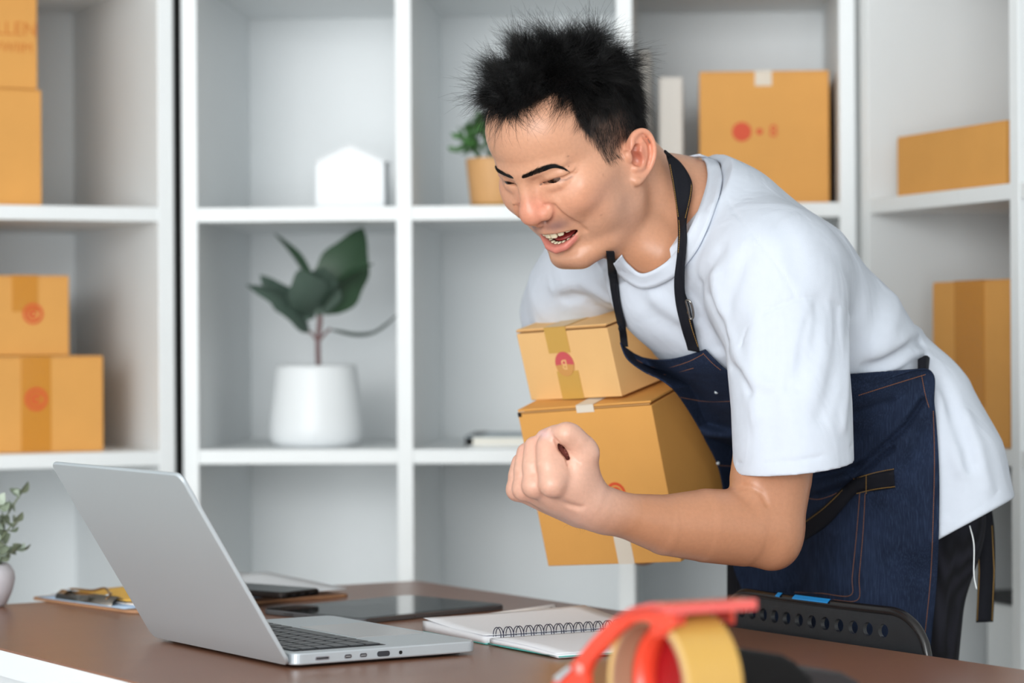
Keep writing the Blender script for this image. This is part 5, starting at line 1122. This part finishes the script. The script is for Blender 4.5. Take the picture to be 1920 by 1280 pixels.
# straps lie on shirt and neck
nkmask = (BV[:, 0] > .05) & (BV[:, 2] < 1.36) & (BV[:, 2] > 1.10) & (np.linalg.norm(BV-hd, axis=1) > .2) & (L[:, 2] < 20)
bodyt = {}
def on_body(pix, off=.003):
    if off not in bodyt: bodyt[off] = tree([(SV, SQ, lambda V: (V[:, 0] < .45) & (V[:, 2] > 1.0)), (BV, BQ, lambda V: nkmask)], off*_flip)
    px_ = np.array([p[0] for p in pix], float); py_ = np.array([p[1] for p in pix], float); t = fill(cast(bodyt[off], px_, py_).reshape(-1, 1)).ravel(); return np.stack([(px_-960)/FPX*t, t, CAMZ-(py_-640)/FPX*t], 1)
def smooth_band(name, left, right, par, m=M_web, th=.0018, off=.003, ext=0):
    n = 10; l_, r_ = catmull(np.array(left, float), n), catmull(np.array(right, float), n); cols = 5
    pts_ = [(l_[i]*(1-c/(cols-1))+r_[i]*c/(cols-1)) for i in range(len(l_)) for c in range(cols)]; P_ = on_body(pts_, off).reshape(len(l_), cols, 3)
    D_ = P_[..., 1].copy()
    for _ in range(12):
        b = np.pad(D_, 1, mode='edge'); D_ = np.minimum((b[:-2, 1:-1]+b[2:, 1:-1]+b[1:-1, :-2]+b[1:-1, 2:])/4, P_[..., 1])
    sc_ = (D_/P_[..., 1])[..., None]; P_ = np.array([0, 0, CAMZ])+(P_-np.array([0, 0, CAMZ]))*sc_
    if ext: P_ = np.concatenate([(P_[:1]+(P_[:1]-P_[4:5])*ext), P_])
    ids = np.arange(len(P_)*cols).reshape(len(P_), cols); Q_ = np.stack([ids[:-1, :-1], ids[1:, :-1], ids[1:, 1:], ids[:-1, 1:]], -1).reshape(-1, 4)
    o = mesh_quads(name, P_.reshape(-1, 3), Q_, m, par); o.matrix_parent_inverse = Matrix.Identity(4); md = o.modifiers.new('cloth', 'SOLIDIFY'); md.thickness = th; md.offset = 0; return o
smooth_band('neck_strap', [(1246, 284), (1254, 305), (1260, 335), (1266, 375), (1272, 430), (1269, 480), (1264, 530), (1268, 575), (1278, 615), (1290, 656)], [(1247, 281), (1276, 305), (1296, 338), (1297, 365), (1287, 410), (1287, 450), (1283, 500), (1284, 545), (1292, 572), (1312, 660)], apron, off=.0095)
fb = lambda p: on_body(p, .0120)
stitch('stitching', [(1256, 308), (1262, 340), (1268, 380), (1274, 430), (1271, 480), (1266, 530), (1270, 572)], apron, M_gold, fb, 4.2); stitch('stitching', [(1278, 310), (1294, 338), (1295, 362), (1285, 408)], apron, M_gold, fb, 4.2); stitch('stitching', [(1272, 585), (1281, 618), (1291, 652)], apron, M_gold, fb, 4.2); stitch('stitching', [(1289, 585), (1298, 618), (1309, 650)], apron, M_gold, fb, 4.2)
q = on_body([(1286, 563), (1294, 565), (1299, 578), (1300, 594), (1294, 597), (1290, 580)], .0125); mb = MB(); mb.tube(catmull(q, 5, True), .0013, ns=8, closed=True); o = mb.build('buckle', mat('buckle_metal', srgb(170, 168, 165), .25, metal=1), apron, True); o.matrix_parent_inverse = Matrix.Identity(4)
smooth_band('neck_strap', [(1137, 476), (1142, 520), (1150, 570), (1160, 615), (1164, 650)], [(1152, 476), (1157, 520), (1163, 570), (1173, 612), (1178, 650)], apron, ext=.3)
_o = smooth_band('collar', [(1292, 292), (1318, 297), (1326, 318), (1325, 345), (1313, 385), (1297, 422), (1277, 458), (1245, 494), (1205, 513), (1178, 496), (1166, 478)], [(1312, 290), (1343, 303), (1353, 325), (1351, 352), (1339, 395), (1322, 437), (1300, 478), (1262, 520), (1208, 541), (1168, 522), (1150, 494)], tshirt, M_shirt, .0022, .0025)
# tie at the waist and its hanging end
def ribbon(name, P_, wv_, m, par, th=.0018):
    P_ = catmull(P_, 8); wv_ = np.asarray(wv_, float); V = np.concatenate([P_-wv_, P_+wv_]); n = len(P_); Q_ = [(i, i+1, n+i+1, n+i) for i in range(n-1)]; o = mesh_quads(name, V, Q_, m, par); o.matrix_parent_inverse = Matrix.Identity(4); md = o.modifiers.new('cloth', 'SOLIDIFY'); md.thickness = th; md.offset = 0; return o
_wt = fill(cast(cloth, [1722, 1729, 1735], [694, 690, 687]).reshape(-1, 1)).ravel(); ribbon('waist_tie', [W(1722, 694, _wt[0]-.006), W(1729, 690, _wt[1]-.006), W(1737, 687, _wt[2]-.002), W(1746, 696, _wt[2]+.05), W(1757, 714, _wt[2]+.09)], (0, 0, .0125), M_web, apron)
ribbon('hanging_tie', [W(1757, 714, _wt[2]+.09), W(1790, 800, 3.19), W(1830, 900, 3.17), W(1846, 970, 3.16), W(1850, 1060, 3.155), W(1846, 1166, 3.155)], (.0105, .004, 0), M_web, apron)
for s_ in (-.0088, .0088): mb = MB(); mb.tube([W(1846, 985, 3.153)+[s_, 0, 0], W(1850, 1070, 3.149)+[s_, 0, 0], W(1846, 1163, 3.149)+[s_, 0, 0]], .0005, ns=5); o = mb.build('stitching', M_gold, apron, True); o.matrix_parent_inverse = Matrix.Identity(4)
mb = MB(); mb.tube(catmull([W(1818, 985, 3.05), W(1826, 1020, 3.05), W(1826, 1075, 3.05), W(1831, 1104, 3.05)], 6), .0008, ns=6); o = mb.build('loose_thread', M_white, tshirt, True); o.matrix_parent_inverse = Matrix.Identity(4)
# ================================================================ the two boxes under his right arm
def held(label, R_, t_, w, d, h, m, k_):
    r = carton(label, w*k_, d, h*k_, m, 'boxes held under the arm', False); R_ = np.array(R_); t_ = np.array(t_); c0 = np.array([0, 0, CAMZ]); t2 = c0+(t_-c0)*k_
    r.matrix_world = Matrix(((*R_[0], t2[0]), (*R_[1], t2[1]), (*R_[2], t2[2]), (0, 0, 0, 1))); return r, w*k_, h*k_
KB = 1.085
hb, w, h = held('larger tan box held under his right arm, red emblem and white tape', [[0.8374, 0.5114, -0.1929], [-0.5418, 0.8235, -0.1685], [0.0727, 0.2456, 0.9666]], [0.0405, 2.99, 0.828], .1711, .20, .1797, 0, KB)
d_ = .20
for y0, y1 in ((.001, d_/2-.0006), (d_/2+.0006, d_-.001)): box('flap', (w/2, (y0+y1)/2, h+.0012), (w-.0005, y1-y0, .0026), CARD[0], hb, bev=.0006)
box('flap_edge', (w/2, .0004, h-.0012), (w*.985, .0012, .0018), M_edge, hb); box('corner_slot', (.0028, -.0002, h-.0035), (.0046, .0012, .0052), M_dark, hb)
strip(hb, w*.515, .024, h+.0028, M_paper, z0=h-.006, top=.035); strip(hb, w*.60, .022, .055, M_paper); stamp(hb, w*.625, h*.455, .0128, -.0006)
sb, w, h = held('smaller pale box with pink round emblem, stacked on the larger held box', [[0.6983, 0.682, -0.2173], [-0.7143, 0.6836, -0.1499], [0.0463, 0.2599, 0.9645]], [0.0215, 3.0, 1.0136], .14, .15, .0802, 1, KB)
for y0, y1 in ((.001, .0745), (.0757, .149)): box('flap', (w/2, (y0+y1)/2, h+.0008), (w-.0005, y1-y0, .0022), CARD[1], sb, bev=.0006)
box('flap_edge', (w/2, .0004, h-.0006), (w*.985, .0012, .0014), M_edge, sb); strip(sb, w*.44, .036, h+.0022, M_ytape, z0=h*.66, top=.07); strip(sb, w*.48, .036, h*.40, M_ytape)
cx, cz, r_ = w*.47, h*.50, .0152; mb = MB(); arc_band(mb, cx, cz, -.0006, 0, r_, -5, 185, 40); o = mb.build('printed_emblem', M_pink, sb); mb = MB(); arc_band(mb, cx, cz, -.0009, 0, r_, 185, 355, 40); mb.build('printed_emblem', mat('faded_ink', srgb(206, 150, 84), .5), sb)
text_mesh('printed_letter', 'B', .0175, CARD[1], sb, Matrix.Translation((cx, -.0012, cz)) @ FACE @ Matrix.Rotation(math.pi, 4, 'Z'))
